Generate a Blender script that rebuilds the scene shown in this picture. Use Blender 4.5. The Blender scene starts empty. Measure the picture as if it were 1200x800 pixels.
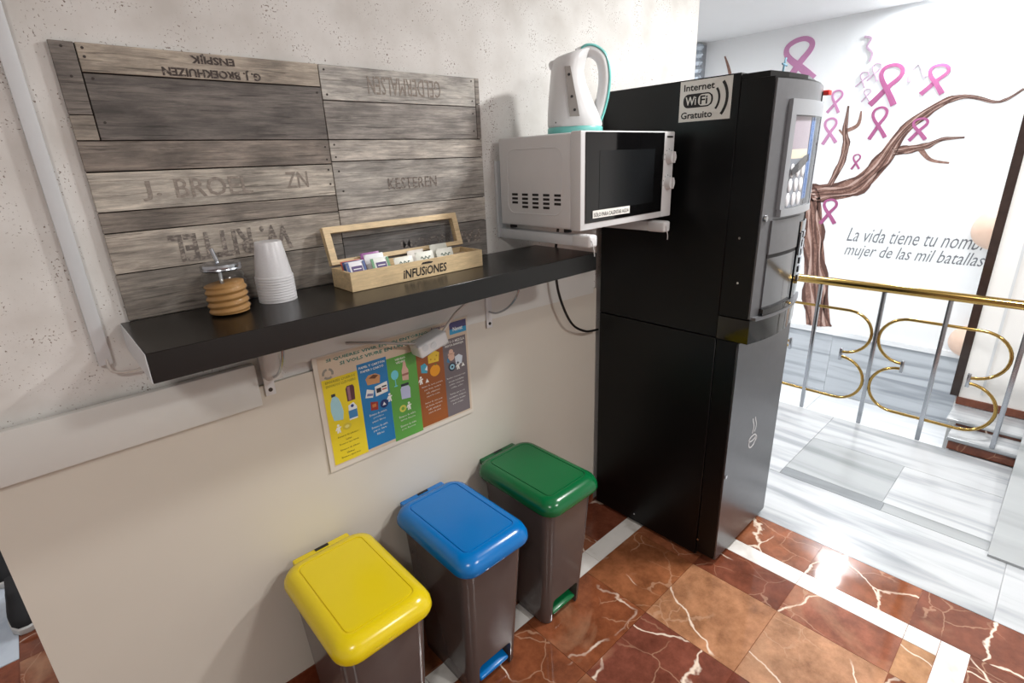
import bpy, bmesh, math, random
from mathutils import Vector, Matrix
random.seed(7)
PI = math.pi
scene = bpy.context.scene
COL = scene.collection
# ------------------------------------------------------------------ camera, world, exposure
cd = bpy.data.cameras.new('camera'); cam = bpy.data.objects.new('camera', cd); COL.objects.link(cam)
cd.sensor_width = 36.0; cd.lens = 608.684 / 1200 * 36.0; cd.clip_start = 0.02
yaw, pitch, roll = math.radians(47.785), math.radians(19.2446), math.radians(-2.2451)
fw = Vector((math.cos(yaw)*math.cos(pitch), math.sin(yaw)*math.cos(pitch), -math.sin(pitch)))
rt = fw.cross(Vector((0, 0, 1))).normalized(); up = rt.cross(fw)
r2 = rt*math.cos(roll) + up*math.sin(roll); u2 = -rt*math.sin(roll) + up*math.cos(roll)
cm = Matrix((r2, u2, -fw)).transposed().to_4x4(); cm.translation = Vector((0, -1.3622, 1.6014))
cam.matrix_world = cm
scene.camera = cam
scene.view_settings.view_transform = 'Standard'; scene.view_settings.look = 'None'
scene.view_settings.gamma = 1.0; scene.view_settings.use_curve_mapping = False
scene.view_settings.exposure = 0.88
w = bpy.data.worlds.new('world'); scene.world = w; w.use_nodes = True
w.node_tree.nodes['Background'].inputs[0].default_value = (0.9, 0.93, 1.0, 1)
w.node_tree.nodes['Background'].inputs[1].default_value = 0.5
CEIL = 2.6
# ceiling lamps and added fill lights: (x, y, diameter, watts, colour); each is built below with its own fixture
LAMPS = [
    (2.25, -1.20, 0.26, 31, (1.0, 0.985, 0.965)),
    (1.35, -2.75, 0.34, 20, (1.0, 0.98, 0.95)),
    (-0.7, -1.9, 0.30, 11, (1.0, 0.97, 0.93)),  # fill light added behind the viewer to brighten the left side
    (3.55, 0.20, 0.34, 15, (0.95, 0.98, 1.0)),
    (5.18, -0.36, 0.17, 12, (0.95, 0.98, 1.0)),
    (2.75, 1.3, 0.34, 32, (0.97, 0.98, 1.0)),  # unseen fill light, added to brighten the left part of the mural
    (-0.7, 1.6, 0.30, 5, (0.9, 0.95, 1.0)),
]

# ------------------------------------------------------------------ helpers
def lin(c):
    return tuple(((v/255)/12.92 if v/255 <= 0.04045 else ((v/255+0.055)/1.055)**2.4) for v in c) + (1,)

MATS = {}
def new_mat(name):
    m = bpy.data.materials.new(name); m.use_nodes = True
    nt = m.node_tree; return m, nt, nt.nodes, nt.links, nt.nodes['Principled BSDF']

def mat(name, rgb, rough=0.5, metal=0.0, var=0.05, scale=30.0, coat=0.0, bump=0.0, spec=0.5, emit=None):
    """plain surface with faint procedural mottling"""
    if name in MATS: return MATS[name]
    m, nt, N, L, b = new_mat(name)
    c = lin(rgb)
    tc = N.new('ShaderNodeNewGeometry')
    nz = N.new('ShaderNodeTexNoise'); nz.inputs['Scale'].default_value = scale; nz.inputs['Detail'].default_value = 3
    L.new(tc.outputs['Position'], nz.inputs['Vector'])
    mx = N.new('ShaderNodeMix'); mx.data_type = 'RGBA'
    mx.inputs[6].default_value = tuple(max(0, v*(1-var)) for v in c[:3]) + (1,)
    mx.inputs[7].default_value = tuple(min(1, v*(1+var)) for v in c[:3]) + (1,)
    L.new(nz.outputs[0], mx.inputs[0]); L.new(mx.outputs[2], b.inputs['Base Color'])
    b.inputs['Roughness'].default_value = rough; b.inputs['Metallic'].default_value = metal
    b.inputs['Coat Weight'].default_value = coat; b.inputs['Coat Roughness'].default_value = 0.08
    b.inputs['Specular IOR Level'].default_value = spec
    if bump:
        bp = N.new('ShaderNodeBump'); bp.inputs['Strength'].default_value = bump; bp.inputs['Distance'].default_value = 0.003
        L.new(nz.outputs[0], bp.inputs['Height']); L.new(bp.outputs[0], b.inputs['Normal'])
    if emit:
        b.inputs['Emission Color'].default_value = c; b.inputs['Emission Strength'].default_value = emit
    MATS[name] = m; return m

def ramp(N, stops):
    r = N.new('ShaderNodeValToRGB'); e = r.color_ramp.elements
    while len(e) < len(stops): e.new(0.5)
    for el, (p, c) in zip(e, stops): el.position = p; el.color = c
    return r

def world_coord(N, L, scale=(1, 1, 1), rnd=True):
    g = N.new('ShaderNodeNewGeometry'); mp = N.new('ShaderNodeMapping')
    mp.inputs['Scale'].default_value = scale
    L.new(g.outputs['Position'], mp.inputs['Vector'])
    if rnd:
        oi = N.new('ShaderNodeObjectInfo'); mu = N.new('ShaderNodeMath'); mu.operation = 'MULTIPLY'; mu.inputs[1].default_value = 37.0
        L.new(oi.outputs['Random'], mu.inputs[0])
        cb = N.new('ShaderNodeCombineXYZ')
        for i in range(3): L.new(mu.outputs[0], cb.inputs[i])
        L.new(cb.outputs[0], mp.inputs['Location'])
    return mp

def mat_brown_marble():
    m, nt, N, L, b = new_mat('brown marble')
    mp = world_coord(N, L)
    n1 = N.new('ShaderNodeTexNoise'); n1.inputs['Scale'].default_value = 9; n1.inputs['Detail'].default_value = 9; n1.inputs['Roughness'].default_value = .72
    L.new(mp.outputs[0], n1.inputs['Vector'])
    r1 = ramp(N, [(.28, (.45, .42, .40, 1)), (.5, (.95, .95, .95, 1)), (.75, (1.55, 1.6, 1.65, 1))]); L.new(n1.outputs[0], r1.inputs[0])
    oi = N.new('ShaderNodeObjectInfo')
    mc = N.new('ShaderNodeMix'); mc.data_type = 'RGBA'; mc.blend_type = 'MULTIPLY'; mc.inputs[0].default_value = 1
    L.new(oi.outputs['Color'], mc.inputs[6]); L.new(r1.outputs[0], mc.inputs[7])
    # veins: edges of a warped voronoi, broken up by noise
    def veins(sc, wdt, seed, warp):
        wn = N.new('ShaderNodeTexNoise'); wn.inputs['Scale'].default_value = 5.5; wn.inputs['Detail'].default_value = 4; wn.inputs['Roughness'].default_value = .5
        L.new(mp.outputs[0], wn.inputs['Vector'])
        sb = N.new('ShaderNodeVectorMath'); sb.operation = 'MULTIPLY_ADD'
        L.new(wn.outputs['Color'], sb.inputs[0]); sb.inputs[1].default_value = (warp,)*3; L.new(mp.outputs[0], sb.inputs[2])
        ad = N.new('ShaderNodeVectorMath'); ad.operation = 'ADD'; L.new(sb.outputs[0], ad.inputs[0]); ad.inputs[1].default_value = (seed, seed*1.7, seed*.3)
        v = N.new('ShaderNodeTexVoronoi'); v.feature = 'DISTANCE_TO_EDGE'; v.inputs['Scale'].default_value = sc
        L.new(ad.outputs[0], v.inputs['Vector'])
        rr = ramp(N, [(0, (1, 1, 1, 1)), (wdt, (.9, .9, .9, 1)), (wdt*1.7, (0, 0, 0, 1))]); L.new(v.outputs['Distance'], rr.inputs[0])
        bn = N.new('ShaderNodeTexNoise'); bn.inputs['Scale'].default_value = 3.0; bn.inputs['Detail'].default_value = 2
        L.new(ad.outputs[0], bn.inputs['Vector'])
        rb = ramp(N, [(.485, (0, 0, 0, 1)), (.55, (1, 1, 1, 1))]); L.new(bn.outputs[0], rb.inputs[0])
        mu = N.new('ShaderNodeMath'); mu.operation = 'MULTIPLY'
        L.new(rr.outputs[0], mu.inputs[0]); L.new(rb.outputs[0], mu.inputs[1]); return mu
    v1 = veins(2.6, .0058, 3.1, .13); v2 = veins(6.0, .008, 9.4, .12)
    mv = N.new('ShaderNodeMix'); mv.data_type = 'RGBA'; mv.inputs[7].default_value = lin((226, 208, 190))
    L.new(v1.outputs[0], mv.inputs[0]); L.new(mc.outputs[2], mv.inputs[6])
    mv2 = N.new('ShaderNodeMix'); mv2.data_type = 'RGBA'; mv2.inputs[7].default_value = lin((196, 160, 132))
    hf = N.new('ShaderNodeMath'); hf.operation = 'MULTIPLY'; hf.inputs[1].default_value = .38; L.new(v2.outputs[0], hf.inputs[0])
    L.new(hf.outputs[0], mv2.inputs[0]); L.new(mv.outputs[2], mv2.inputs[6])
    # cloudy pale patches
    n3 = N.new('ShaderNodeTexNoise'); n3.inputs['Scale'].default_value = 3.2; n3.inputs['Detail'].default_value = 5; n3.inputs['Distortion'].default_value = 1.2
    L.new(mp.outputs[0], n3.inputs['Vector'])
    r3 = ramp(N, [(.60, (0, 0, 0, 1)), (.74, (.4, .4, .4, 1))]); L.new(n3.outputs[0], r3.inputs[0])
    mv3 = N.new('ShaderNodeMix'); mv3.data_type = 'RGBA'; mv3.inputs[7].default_value = lin((190, 150, 118))
    L.new(r3.outputs[0], mv3.inputs[0]); L.new(mv2.outputs[2], mv3.inputs[6])
    L.new(mv3.outputs[2], b.inputs['Base Color'])
    b.inputs['Roughness'].default_value = .06
    return m

def mat_white_marble(name, lo, hi, sx, sy, rough=.22):
    """streaky marble; the streaks run along y (sy small)"""
    m, nt, N, L, b = new_mat(name)
    mp = world_coord(N, L, (sx, sy, sx))
    n1 = N.new('ShaderNodeTexNoise'); n1.inputs['Scale'].default_value = 1; n1.inputs['Detail'].default_value = 6; n1.inputs['Distortion'].default_value = .6
    L.new(mp.outputs[0], n1.inputs['Vector'])
    r1 = ramp(N, [(.32, lin(lo)), (.52, lin(hi)), (.8, lin(tuple(min(255, v+8) for v in hi)))]); L.new(n1.outputs[0], r1.inputs[0])
    L.new(r1.outputs[0], b.inputs['Base Color']); b.inputs['Roughness'].default_value = rough
    return m

def mat_stucco():
    m, nt, N, L, b = new_mat('stucco')
    mp = world_coord(N, L, rnd=False)
    n1 = N.new('ShaderNodeTexNoise'); n1.inputs['Scale'].default_value = 7; n1.inputs['Detail'].default_value = 6
    L.new(mp.outputs[0], n1.inputs['Vector'])
    r1 = ramp(N, [(.3, lin((199, 196, 191))), (.6, lin((220, 219, 216)))]); L.new(n1.outputs[0], r1.inputs[0])
    v = N.new('ShaderNodeTexNoise'); v.inputs['Scale'].default_value = 210; v.inputs['Detail'].default_value = 2
    L.new(mp.outputs[0], v.inputs['Vector'])
    n2 = N.new('ShaderNodeTexNoise'); n2.inputs['Scale'].default_value = 14; n2.inputs['Detail'].default_value = 2; L.new(mp.outputs[0], n2.inputs['Vector'])
    ad = N.new('ShaderNodeMath'); ad.operation = 'MULTIPLY_ADD'; ad.inputs[1].default_value = .45; L.new(n2.outputs[0], ad.inputs[0]); L.new(v.outputs[0], ad.inputs[2])
    rs = ramp(N, [(.872, (0, 0, 0, 1)), (.95, (1, 1, 1, 1))]); L.new(ad.outputs[0], rs.inputs[0])
    mx = N.new('ShaderNodeMix'); mx.data_type = 'RGBA'; mx.inputs[7].default_value = lin((128, 112, 102))
    L.new(rs.outputs[0], mx.inputs[0]); L.new(r1.outputs[0], mx.inputs[6]); L.new(mx.outputs[2], b.inputs['Base Color'])
    bp = N.new('ShaderNodeBump'); bp.inputs['Strength'].default_value = .35; bp.inputs['Distance'].default_value = .004
    sub = N.new('ShaderNodeMath'); sub.operation = 'SUBTRACT'; L.new(n1.outputs[0], sub.inputs[0]); L.new(rs.outputs[0], sub.inputs[1])
    L.new(sub.outputs[0], bp.inputs['Height']); L.new(bp.outputs[0], b.inputs['Normal'])
    b.inputs['Roughness'].default_value = .85
    return m

def mat_wood(name, sx=2.6, sz=30.0, stain=1.0, rough=.6, grain_dark=.35):
    """weathered wood, tinted by the object's colour; grain runs along x"""
    m, nt, N, L, b = new_mat(name)
    mp = world_coord(N, L, (sx, 20, sz))
    n1 = N.new('ShaderNodeTexNoise'); n1.inputs['Scale'].default_value = 3.4; n1.inputs['Detail'].default_value = 12; n1.inputs['Roughness'].default_value = .78; n1.inputs['Distortion'].default_value = .35
    L.new(mp.outputs[0], n1.inputs['Vector'])
    g = (1-grain_dark,)*3 + (1,)
    r1 = ramp(N, [(.3, (1-1.7*grain_dark,)*3 + (1,)), (.47, g), (.62, (1.08, 1.07, 1.05, 1))]); L.new(n1.outputs[0], r1.inputs[0])
    mp2 = world_coord(N, L, (5, 5, 9))
    n2 = N.new('ShaderNodeTexNoise'); n2.inputs['Scale'].default_value = 2.0; n2.inputs['Detail'].default_value = 4
    L.new(mp2.outputs[0], n2.inputs['Vector'])
    r2_ = ramp(N, [(.3, (1-.45*stain, 1-.46*stain, 1-.47*stain, 1)), (.62, (1.1, 1.1, 1.08, 1))]); L.new(n2.outputs[0], r2_.inputs[0])
    oi = N.new('ShaderNodeObjectInfo')
    a = N.new('ShaderNodeMix'); a.data_type = 'RGBA'; a.blend_type = 'MULTIPLY'; a.inputs[0].default_value = 1
    L.new(oi.outputs['Color'], a.inputs[6]); L.new(r1.outputs[0], a.inputs[7])
    c = N.new('ShaderNodeMix'); c.data_type = 'RGBA'; c.blend_type = 'MULTIPLY'; c.inputs[0].default_value = 1
    L.new(a.outputs[2], c.inputs[6]); L.new(r2_.outputs[0], c.inputs[7])
    mp3 = world_coord(N, L, (3.5, 20, 95))
    n3 = N.new('ShaderNodeTexNoise'); n3.inputs['Scale'].default_value = 2.2; n3.inputs['Detail'].default_value = 5; n3.inputs['Roughness'].default_value = .6; n3.inputs['Distortion'].default_value = .5
    L.new(mp3.outputs[0], n3.inputs['Vector'])
    k3 = 1-1.5*grain_dark
    r3 = ramp(N, [(.34, (k3, k3*.98, k3*.96, 1)), (.43, (1, 1, 1, 1))]); L.new(n3.outputs[0], r3.inputs[0])
    e = N.new('ShaderNodeMix'); e.data_type = 'RGBA'; e.blend_type = 'MULTIPLY'; e.inputs[0].default_value = 1
    L.new(c.outputs[2], e.inputs[6]); L.new(r3.outputs[0], e.inputs[7])
    L.new(e.outputs[2], b.inputs['Base Color'])
    bp = N.new('ShaderNodeBump'); bp.inputs['Strength'].default_value = .18; bp.inputs['Distance'].default_value = .002
    L.new(n1.outputs[0], bp.inputs['Height']); L.new(bp.outputs[0], b.inputs['Normal'])
    b.inputs['Roughness'].default_value = rough
    return m

def mat_stamp(name, rgb, keep):
    """worn stencil ink: patches of it are rubbed away to a wood tone"""
    m, nt, N, L, b = new_mat(name)
    mp = world_coord(N, L, (60, 60, 120))
    n = N.new('ShaderNodeTexNoise'); n.inputs['Scale'].default_value = 2; n.inputs['Detail'].default_value = 4; L.new(mp.outputs[0], n.inputs['Vector'])
    r = ramp(N, [(keep-.06, lin(rgb)), (keep+.1, lin((150, 141, 132)))]); L.new(n.outputs[0], r.inputs[0])
    L.new(r.outputs[0], b.inputs['Base Color']); b.inputs['Roughness'].default_value = .8
    return m

def mat_glass(name, tint=(1, 1, 1, 1), ior=1.45, rough=.02):
    m, nt, N, L, b = new_mat(name); N.remove(b)
    t = N.new('ShaderNodeBsdfTransparent'); t.inputs[0].default_value = tint
    g = N.new('ShaderNodeBsdfGlossy'); g.inputs['Roughness'].default_value = rough
    f = N.new('ShaderNodeFresnel'); f.inputs[0].default_value = ior
    nz = N.new('ShaderNodeTexNoise'); nz.inputs['Scale'].default_value = 40
    bp = N.new('ShaderNodeBump'); bp.inputs['Strength'].default_value = .02; L.new(nz.outputs[0], bp.inputs['Height']); L.new(bp.outputs[0], g.inputs['Normal'])
    ge = N.new('ShaderNodeNewGeometry'); iv = N.new('ShaderNodeMath'); iv.operation = 'SUBTRACT'; iv.inputs[0].default_value = 1; L.new(ge.outputs['Backfacing'], iv.inputs[1])
    fm = N.new('ShaderNodeMath'); fm.operation = 'MULTIPLY'; L.new(f.outputs[0], fm.inputs[0]); L.new(iv.outputs[0], fm.inputs[1])   # thin sheet: only its outer face reflects
    x = N.new('ShaderNodeMixShader'); L.new(fm.outputs[0], x.inputs[0]); L.new(t.outputs[0], x.inputs[1]); L.new(g.outputs[0], x.inputs[2])
    L.new(x.outputs[0], N['Material Output'].inputs[0]); return m

def mat_cup():
    m, nt, N, L, b = new_mat('translucent plastic')
    d = N.new('ShaderNodeBsdfTranslucent'); d.inputs[0].default_value = lin((245, 245, 247))
    nz = N.new('ShaderNodeTexNoise'); nz.inputs['Scale'].default_value = 25
    r = ramp(N, [(.3, lin((236, 236, 238))), (.7, lin((245, 245, 247)))]); L.new(nz.outputs[0], r.inputs[0]); L.new(r.outputs[0], b.inputs['Base Color'])
    b.inputs['Roughness'].default_value = .3
    x = N.new('ShaderNodeMixShader'); x.inputs[0].default_value = .4
    L.new(b.outputs[0], x.inputs[1]); L.new(d.outputs[0], x.inputs[2]); L.new(x.outputs[0], N['Material Output'].inputs[0]); return m

# ---- objects
def put(o, parent, local):
    COL.objects.link(o)
    if parent is not None:
        o.parent = parent
        if parent.type == 'EMPTY' and not local:
            o.matrix_parent_inverse = Matrix.Translation(-parent.location)
    return o

def obj(name, V, F, m, parent=None, local=False, smooth=False, color=None):
    me = bpy.data.meshes.new(name); me.from_pydata([tuple(v) for v in V], [], F); me.update()
    if m: me.materials.append(m)
    if smooth: me.polygons.foreach_set('use_smooth', [True]*len(me.polygons))
    o = bpy.data.objects.new(name, me)
    if color is not None: o.color = color
    return put(o, parent, local)

def obm(name, bm, m, parent=None, local=False, smooth=False, angle=None):
    bmesh.ops.recalc_face_normals(bm, faces=bm.faces)
    me = bpy.data.meshes.new(name); bm.to_mesh(me); bm.free()
    if m: me.materials.append(m)
    if smooth:
        me.polygons.foreach_set('use_smooth', [True]*len(me.polygons))
        if angle: me.set_sharp_from_angle(angle=angle)
    o = bpy.data.objects.new(name, me); return put(o, parent, local)

def bm_box(bm, x0, x1, y0, y1, z0, z1, bevel=0, seg=2):
    vs = [bm.verts.new(p) for p in ((x0,y0,z0),(x1,y0,z0),(x1,y1,z0),(x0,y1,z0),(x0,y0,z1),(x1,y0,z1),(x1,y1,z1),(x0,y1,z1))]
    fs = [bm.faces.new([vs[i] for i in f]) for f in ((3,2,1,0),(4,5,6,7),(0,1,5,4),(1,2,6,5),(2,3,7,6),(3,0,4,7))]
    if bevel:
        es = set(e for f in fs for e in f.edges)
        bmesh.ops.bevel(bm, geom=list(es), offset=bevel, segments=seg, profile=.5, affect='EDGES')

def box(name, x0, x1, y0, y1, z0, z1, m, parent=None, bevel=0, seg=2, local=False, color=None):
    x0, x1 = sorted((x0, x1)); y0, y1 = sorted((y0, y1)); z0, z1 = sorted((z0, z1))
    bm = bmesh.new(); bm_box(bm, x0, x1, y0, y1, z0, z1, bevel, seg)
    o = obm(name, bm, m, parent, local, smooth=bool(bevel), angle=math.radians(40) if bevel else None)
    if color is not None: o.color = color
    return o

def thing(name, label, cat, loc, group=None, rz=0):
    o = bpy.data.objects.new(name, None); o.empty_display_size = .05
    o.location = Vector(loc); o.rotation_euler = (0, 0, rz); COL.objects.link(o)
    return tag(o, label, cat, group)

def tag(o, label, cat, group=None):
    o['label'] = label; o['category'] = cat
    if group: o['group'] = group
    return o

def struct(o, label=None):
    o['kind'] = 'structure'
    if label: o['label'] = label
    return o

def tube_bm(bm, pts, r, n=8, rb=None, closed_ends=True, upv=None):
    """sweep an (elliptic) section along pts; r may be a list; rb = second radius along the binormal"""
    P = [Vector(p) for p in pts]; rings = []
    t0 = (P[1]-P[0]).normalized()
    ref = Vector(upv) if upv else (Vector((0, 0, 1)) if abs(t0.z) < .9 else Vector((1, 0, 0)))
    nrm = (ref - t0*ref.dot(t0)).normalized()
    for i, p in enumerate(P):
        t = (P[min(i+1, len(P)-1)] - P[max(i-1, 0)]).normalized()
        nrm = (nrm - t*nrm.dot(t)).normalized(); bi = t.cross(nrm)
        ra = r[i] if isinstance(r, (list, tuple)) else r
        rbb = ra if rb is None else (rb[i] if isinstance(rb, (list, tuple)) else rb)
        rings.append([bm.verts.new(p + nrm*ra*math.cos(2*PI*k/n) + bi*rbb*math.sin(2*PI*k/n)) for k in range(n)])
    for a, b in zip(rings, rings[1:]):
        for k in range(n): bm.faces.new((a[k], a[(k+1) % n], b[(k+1) % n], b[k]))
    if closed_ends: bm.faces.new(rings[0][::-1]); bm.faces.new(rings[-1])

def tube(name, pts, r, m, parent=None, n=8, rb=None, local=False, upv=None):
    bm = bmesh.new(); tube_bm(bm, pts, r, n, rb, upv=upv)
    return obm(name, bm, m, parent, local, smooth=True, angle=math.radians(50))

def spline(ctrl, k=8):
    P = [Vector(p) for p in ctrl]; out = []
    for i in range(len(P)-1):
        a, b, c, d = P[max(i-1, 0)], P[i], P[i+1], P[min(i+2, len(P)-1)]
        for j in range(k):
            t = j/k
            out.append(.5*((2*b) + (c-a)*t + (2*a-5*b+4*c-d)*t*t + (3*b-a-3*c+d)*t**3))
    out.append(P[-1]); return out

def lathe(name, prof, m, parent=None, n=32, local=True, centre=(0, 0), cap=True):
    bm = bmesh.new(); rings = []
    for r, z in prof: rings.append([bm.verts.new((centre[0]+r*math.cos(2*PI*k/n), centre[1]+r*math.sin(2*PI*k/n), z)) for k in range(n)])
    for a, b in zip(rings, rings[1:]):
        for k in range(n): bm.faces.new((a[k], a[(k+1) % n], b[(k+1) % n], b[k]))
    if cap: bm.faces.new(rings[0][::-1]); bm.faces.new(rings[-1])
    return obm(name, bm, m, parent, local, smooth=True, angle=math.radians(35))

def rrect(cx, cy, hx, hy, r, z, k=5):
    out = []
    for sx, sy, a0 in ((1, 1, 0), (-1, 1, 90), (-1, -1, 180), (1, -1, 270)):
        for j in range(k+1):
            a = math.radians(a0 + 90*j/k)
            out.append((cx + sx*(hx-r) + r*math.cos(a), cy + sy*(hy-r) + r*math.sin(a), z))
    return out

def loft(name, rings, m, parent=None, local=True, cap0=True, cap1=True, angle=40):
    bm = bmesh.new(); R = [[bm.verts.new(p) for p in r] for r in rings]; n = len(R[0])
    for a, b in zip(R, R[1:]):
        for k in range(n): bm.faces.new((a[k], a[(k+1) % n], b[(k+1) % n], b[k]))
    if cap0: bm.faces.new(R[0][::-1])
    if cap1: bm.faces.new(R[-1])
    return obm(name, bm, m, parent, local, smooth=True, angle=math.radians(angle))

def prism(name, poly, O, X, Y, thick, m, parent=None, local=False):
    """flat outline poly (u, v) in the plane O + u X + v Y, given real thickness along X x Y"""
    O, X, Y = Vector(O), Vector(X), Vector(Y); Nn = X.cross(Y).normalized()
    bm = bmesh.new()
    a = [bm.verts.new(O+X*u+Y*v) for u, v in poly]; b = [bm.verts.new(O+X*u+Y*v+Nn*thick) for u, v in poly]; n = len(poly)
    bm.faces.new(a[::-1]); bm.faces.new(b)
    for k in range(n): bm.faces.new((a[k], a[(k+1) % n], b[(k+1) % n], b[k]))
    return obm(name, bm, m, parent, local)

def circle(cu, cv, r, n=16, ry=None): return [(cu+r*math.cos(2*PI*k/n), cv+(ry or r)*math.sin(2*PI*k/n)) for k in range(n)]
def rect(u0, u1, v0, v1): return [(u0, v0), (u1, v0), (u1, v1), (u0, v1)]

def stroke(name, pts, O, X, Y, thick, m, parent=None, local=False, rise=0.0):
    """flat painted stroke with a width at each point (u, v, w)"""
    O, X, Y = Vector(O), Vector(X), Vector(Y); Nn = X.cross(Y).normalized(); bm = bmesh.new(); A = []; 
    n = len(pts)
    for i, (u, v, w_) in enumerate(pts):
        du = pts[min(i+1, n-1)][0]-pts[max(i-1, 0)][0]; dv = pts[min(i+1, n-1)][1]-pts[max(i-1, 0)][1]
        l = math.hypot(du, dv) or 1; nu, nv = -dv/l, du/l
        q = [O+X*(u+nu*w_/2*s)+Y*(v+nv*w_/2*s) for s in (1, -1)]
        A.append([bm.verts.new(q[0]), bm.verts.new(q[1]), bm.verts.new(q[1]+Nn*(thick+rise*i)), bm.verts.new(q[0]+Nn*(thick+rise*i))])
    for a, b in zip(A, A[1:]):
        for k in range(4): bm.faces.new((a[k], a[(k+1) % 4], b[(k+1) % 4], b[k]))
    bm.faces.new(A[0][::-1]); bm.faces.new(A[-1])
    return obm(name, bm, m, parent, local)

def text(name, s, O, X, Y, w_, h, m, parent=None, shear=0.0, thick=.0004, local=False, bold=0.0, res=2):
    """lettering fitted into a w_ x h box whose lower left corner is O"""
    c = bpy.data.curves.new(name, 'FONT'); c.body = s; c.shear = shear; c.resolution_u = res; c.offset = bold
    t = bpy.data.objects.new(name, c); COL.objects.link(t)
    dg = bpy.context.evaluated_depsgraph_get(); me = bpy.data.meshes.new_from_object(t.evaluated_get(dg))
    bpy.data.objects.remove(t); bpy.data.curves.remove(c)
    xs = [v.co.x for v in me.vertices]; ys = [v.co.y for v in me.vertices]
    x0, y0 = min(xs), min(ys); sx = w_/(max(xs)-x0); sy = h/(max(ys)-y0)
    O, X, Y = Vector(O), Vector(X), Vector(Y); Nn = X.cross(Y).normalized()
    bm = bmesh.new(); bm.from_mesh(me); bpy.data.meshes.remove(me)
    for v in bm.verts: v.co = O + X*((v.co.x-x0)*sx) + Y*((v.co.y-y0)*sy) + Nn*thick
    me = bpy.data.meshes.new(name); bm.to_mesh(me); bm.free(); me.materials.clear(); me.materials.append(m)
    return put(bpy.data.objects.new(name, me), parent, local)

def copy_tree(o, parent=None):
    c = o.copy(); COL.objects.link(c)
    if parent: c.parent = parent
    for ch in list(o.children): copy_tree(ch, c)
    return c

WX, WZ = (1, 0, 0), (0, 0, 1)                 # the long wall, read from the room
MX_ = (0, -1, 0)                              # planes facing -x, read from the room

# ------------------------------------------------------------------ materials
M_marble = mat_brown_marble()
M_strip = mat_white_marble('white strip marble', (196, 192, 186), (226, 224, 220), 9, 9, .18)
M_wm = mat_white_marble('white streaky marble', (138, 143, 147), (178, 181, 184), 11, 1.1, .2)
M_gm = mat_white_marble('grey streaky marble', (126, 131, 133), (154, 158, 160), 7, 1.0, .25)
M_dm = mat_white_marble('dark grey streaky marble', (110, 115, 119), (132, 137, 140), 8, .8, .25)
M_wlow = mat_white_marble('bright white marble', (214, 218, 222), (236, 238, 240), 7, 1.0, .25)
M_wains = mat_white_marble('blue grey marble', (146, 152, 160), (186, 192, 198), 14, .9, .35)
M_stucco = mat_stucco()
M_cream = mat('cream paint', (208, 202, 191), .42, var=.03, scale=4)
M_railp = mat('white board', (212, 212, 208), .5, var=.02)
M_white = mat('white paint', (232, 232, 230), .6, var=.02, scale=6)
M_ceil = mat('ceiling paint', (226, 227, 228), .8, var=.02, scale=5)
M_mural = mat('mural ground', (238, 241, 243), .6, var=.03, scale=1.4)
M_base = M_marble
M_black = mat('black laminate', (11, 10, 9), .27, var=.15, scale=60)
M_shelf = M_black
M_mach = mat('black sheet metal', (8, 9, 10), .34, var=.1, scale=12, spec=.3)
M_machgrey = mat('brushed grey metal', (112, 113, 116), .38, metal=.6, var=.08, scale=50)
M_silver = mat('silver plastic', (158, 161, 166), .3, metal=.6, var=.03)
M_gloss = mat('gloss black plastic', (12, 12, 13), .06, var=.1)
M_chrome = mat('chrome steel', (200, 202, 205), .14, metal=1, var=.04)
M_steel = mat('satin steel', (178, 182, 188), .24, metal=1, var=.05)
M_brass = mat('polished brass', (172, 142, 82), .17, metal=1, var=.06)
M_whitepl = mat('white plastic', (218, 219, 220), .32, var=.02)
M_offpl = mat('light grey plastic', (205, 209, 212), .4, var=.03)
M_teal = mat('turquoise plastic', (116, 196, 190), .35, var=.03)
M_dark = mat('dark ink', (22, 20, 22), .6)
M_ink = mat('black print', (30, 28, 28), .7)
M_paper = mat('white paper', (232, 231, 226), .7, var=.02)
M_wire = mat('grey cable', (158, 152, 146), .5)
M_wirew = mat('white cable', (205, 200, 194), .5)
M_wireb = mat('black cable', (18, 17, 17), .45)
M_bin = mat('grey brown plastic', (86, 78, 76), .2, var=.06, scale=20)
M_red = mat('red plastic', (196, 36, 30), .35)

# ------------------------------------------------------------------ setting: floors
floor = struct(box('floor', -2.6, 2.165, -4.2, 3.2, -.06, -.003, M_marble, color=lin((128, 66, 40))))
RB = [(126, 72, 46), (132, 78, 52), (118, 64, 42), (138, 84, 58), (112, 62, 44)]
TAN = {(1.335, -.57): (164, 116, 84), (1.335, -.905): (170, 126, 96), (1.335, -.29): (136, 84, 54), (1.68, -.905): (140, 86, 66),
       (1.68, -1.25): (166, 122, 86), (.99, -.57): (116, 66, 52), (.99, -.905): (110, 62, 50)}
MTILE = {}
def tile(name, x0, x1, y0, y1, m, parent, color=None, top=0.0, th=.012, gap=.0008):
    key = (round(x1-x0, 4), round(y1-y0, 4), m.name, th)
    if key not in MTILE:
        hx, hy = (x1-x0)/2-gap, (y1-y0)/2-gap
        bm = bmesh.new(); bm_box(bm, -hx, hx, -hy, hy, -th, 0)
        me = bpy.data.meshes.new(name); bmesh.ops.recalc_face_normals(bm, faces=bm.faces); bm.to_mesh(me); bm.free(); me.materials.append(m); MTILE[key] = me
    o = bpy.data.objects.new(name, MTILE[key]); o.location = ((x0+x1)/2, (y0+y1)/2, top)
    if color: o.color = lin(color)
    COL.objects.link(o); o.parent = parent; return o
def field(xs, ys):
    for a, b in zip(xs, xs[1:]):
        for c, d in zip(ys, ys[1:]):
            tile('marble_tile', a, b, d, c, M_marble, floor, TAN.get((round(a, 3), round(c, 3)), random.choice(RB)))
XS = [-.39, -.045, .30, .645, .99, 1.335, 1.68, 1.859]
field(XS, [-.29, -.57, -.905, -1.25, -1.342])
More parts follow.
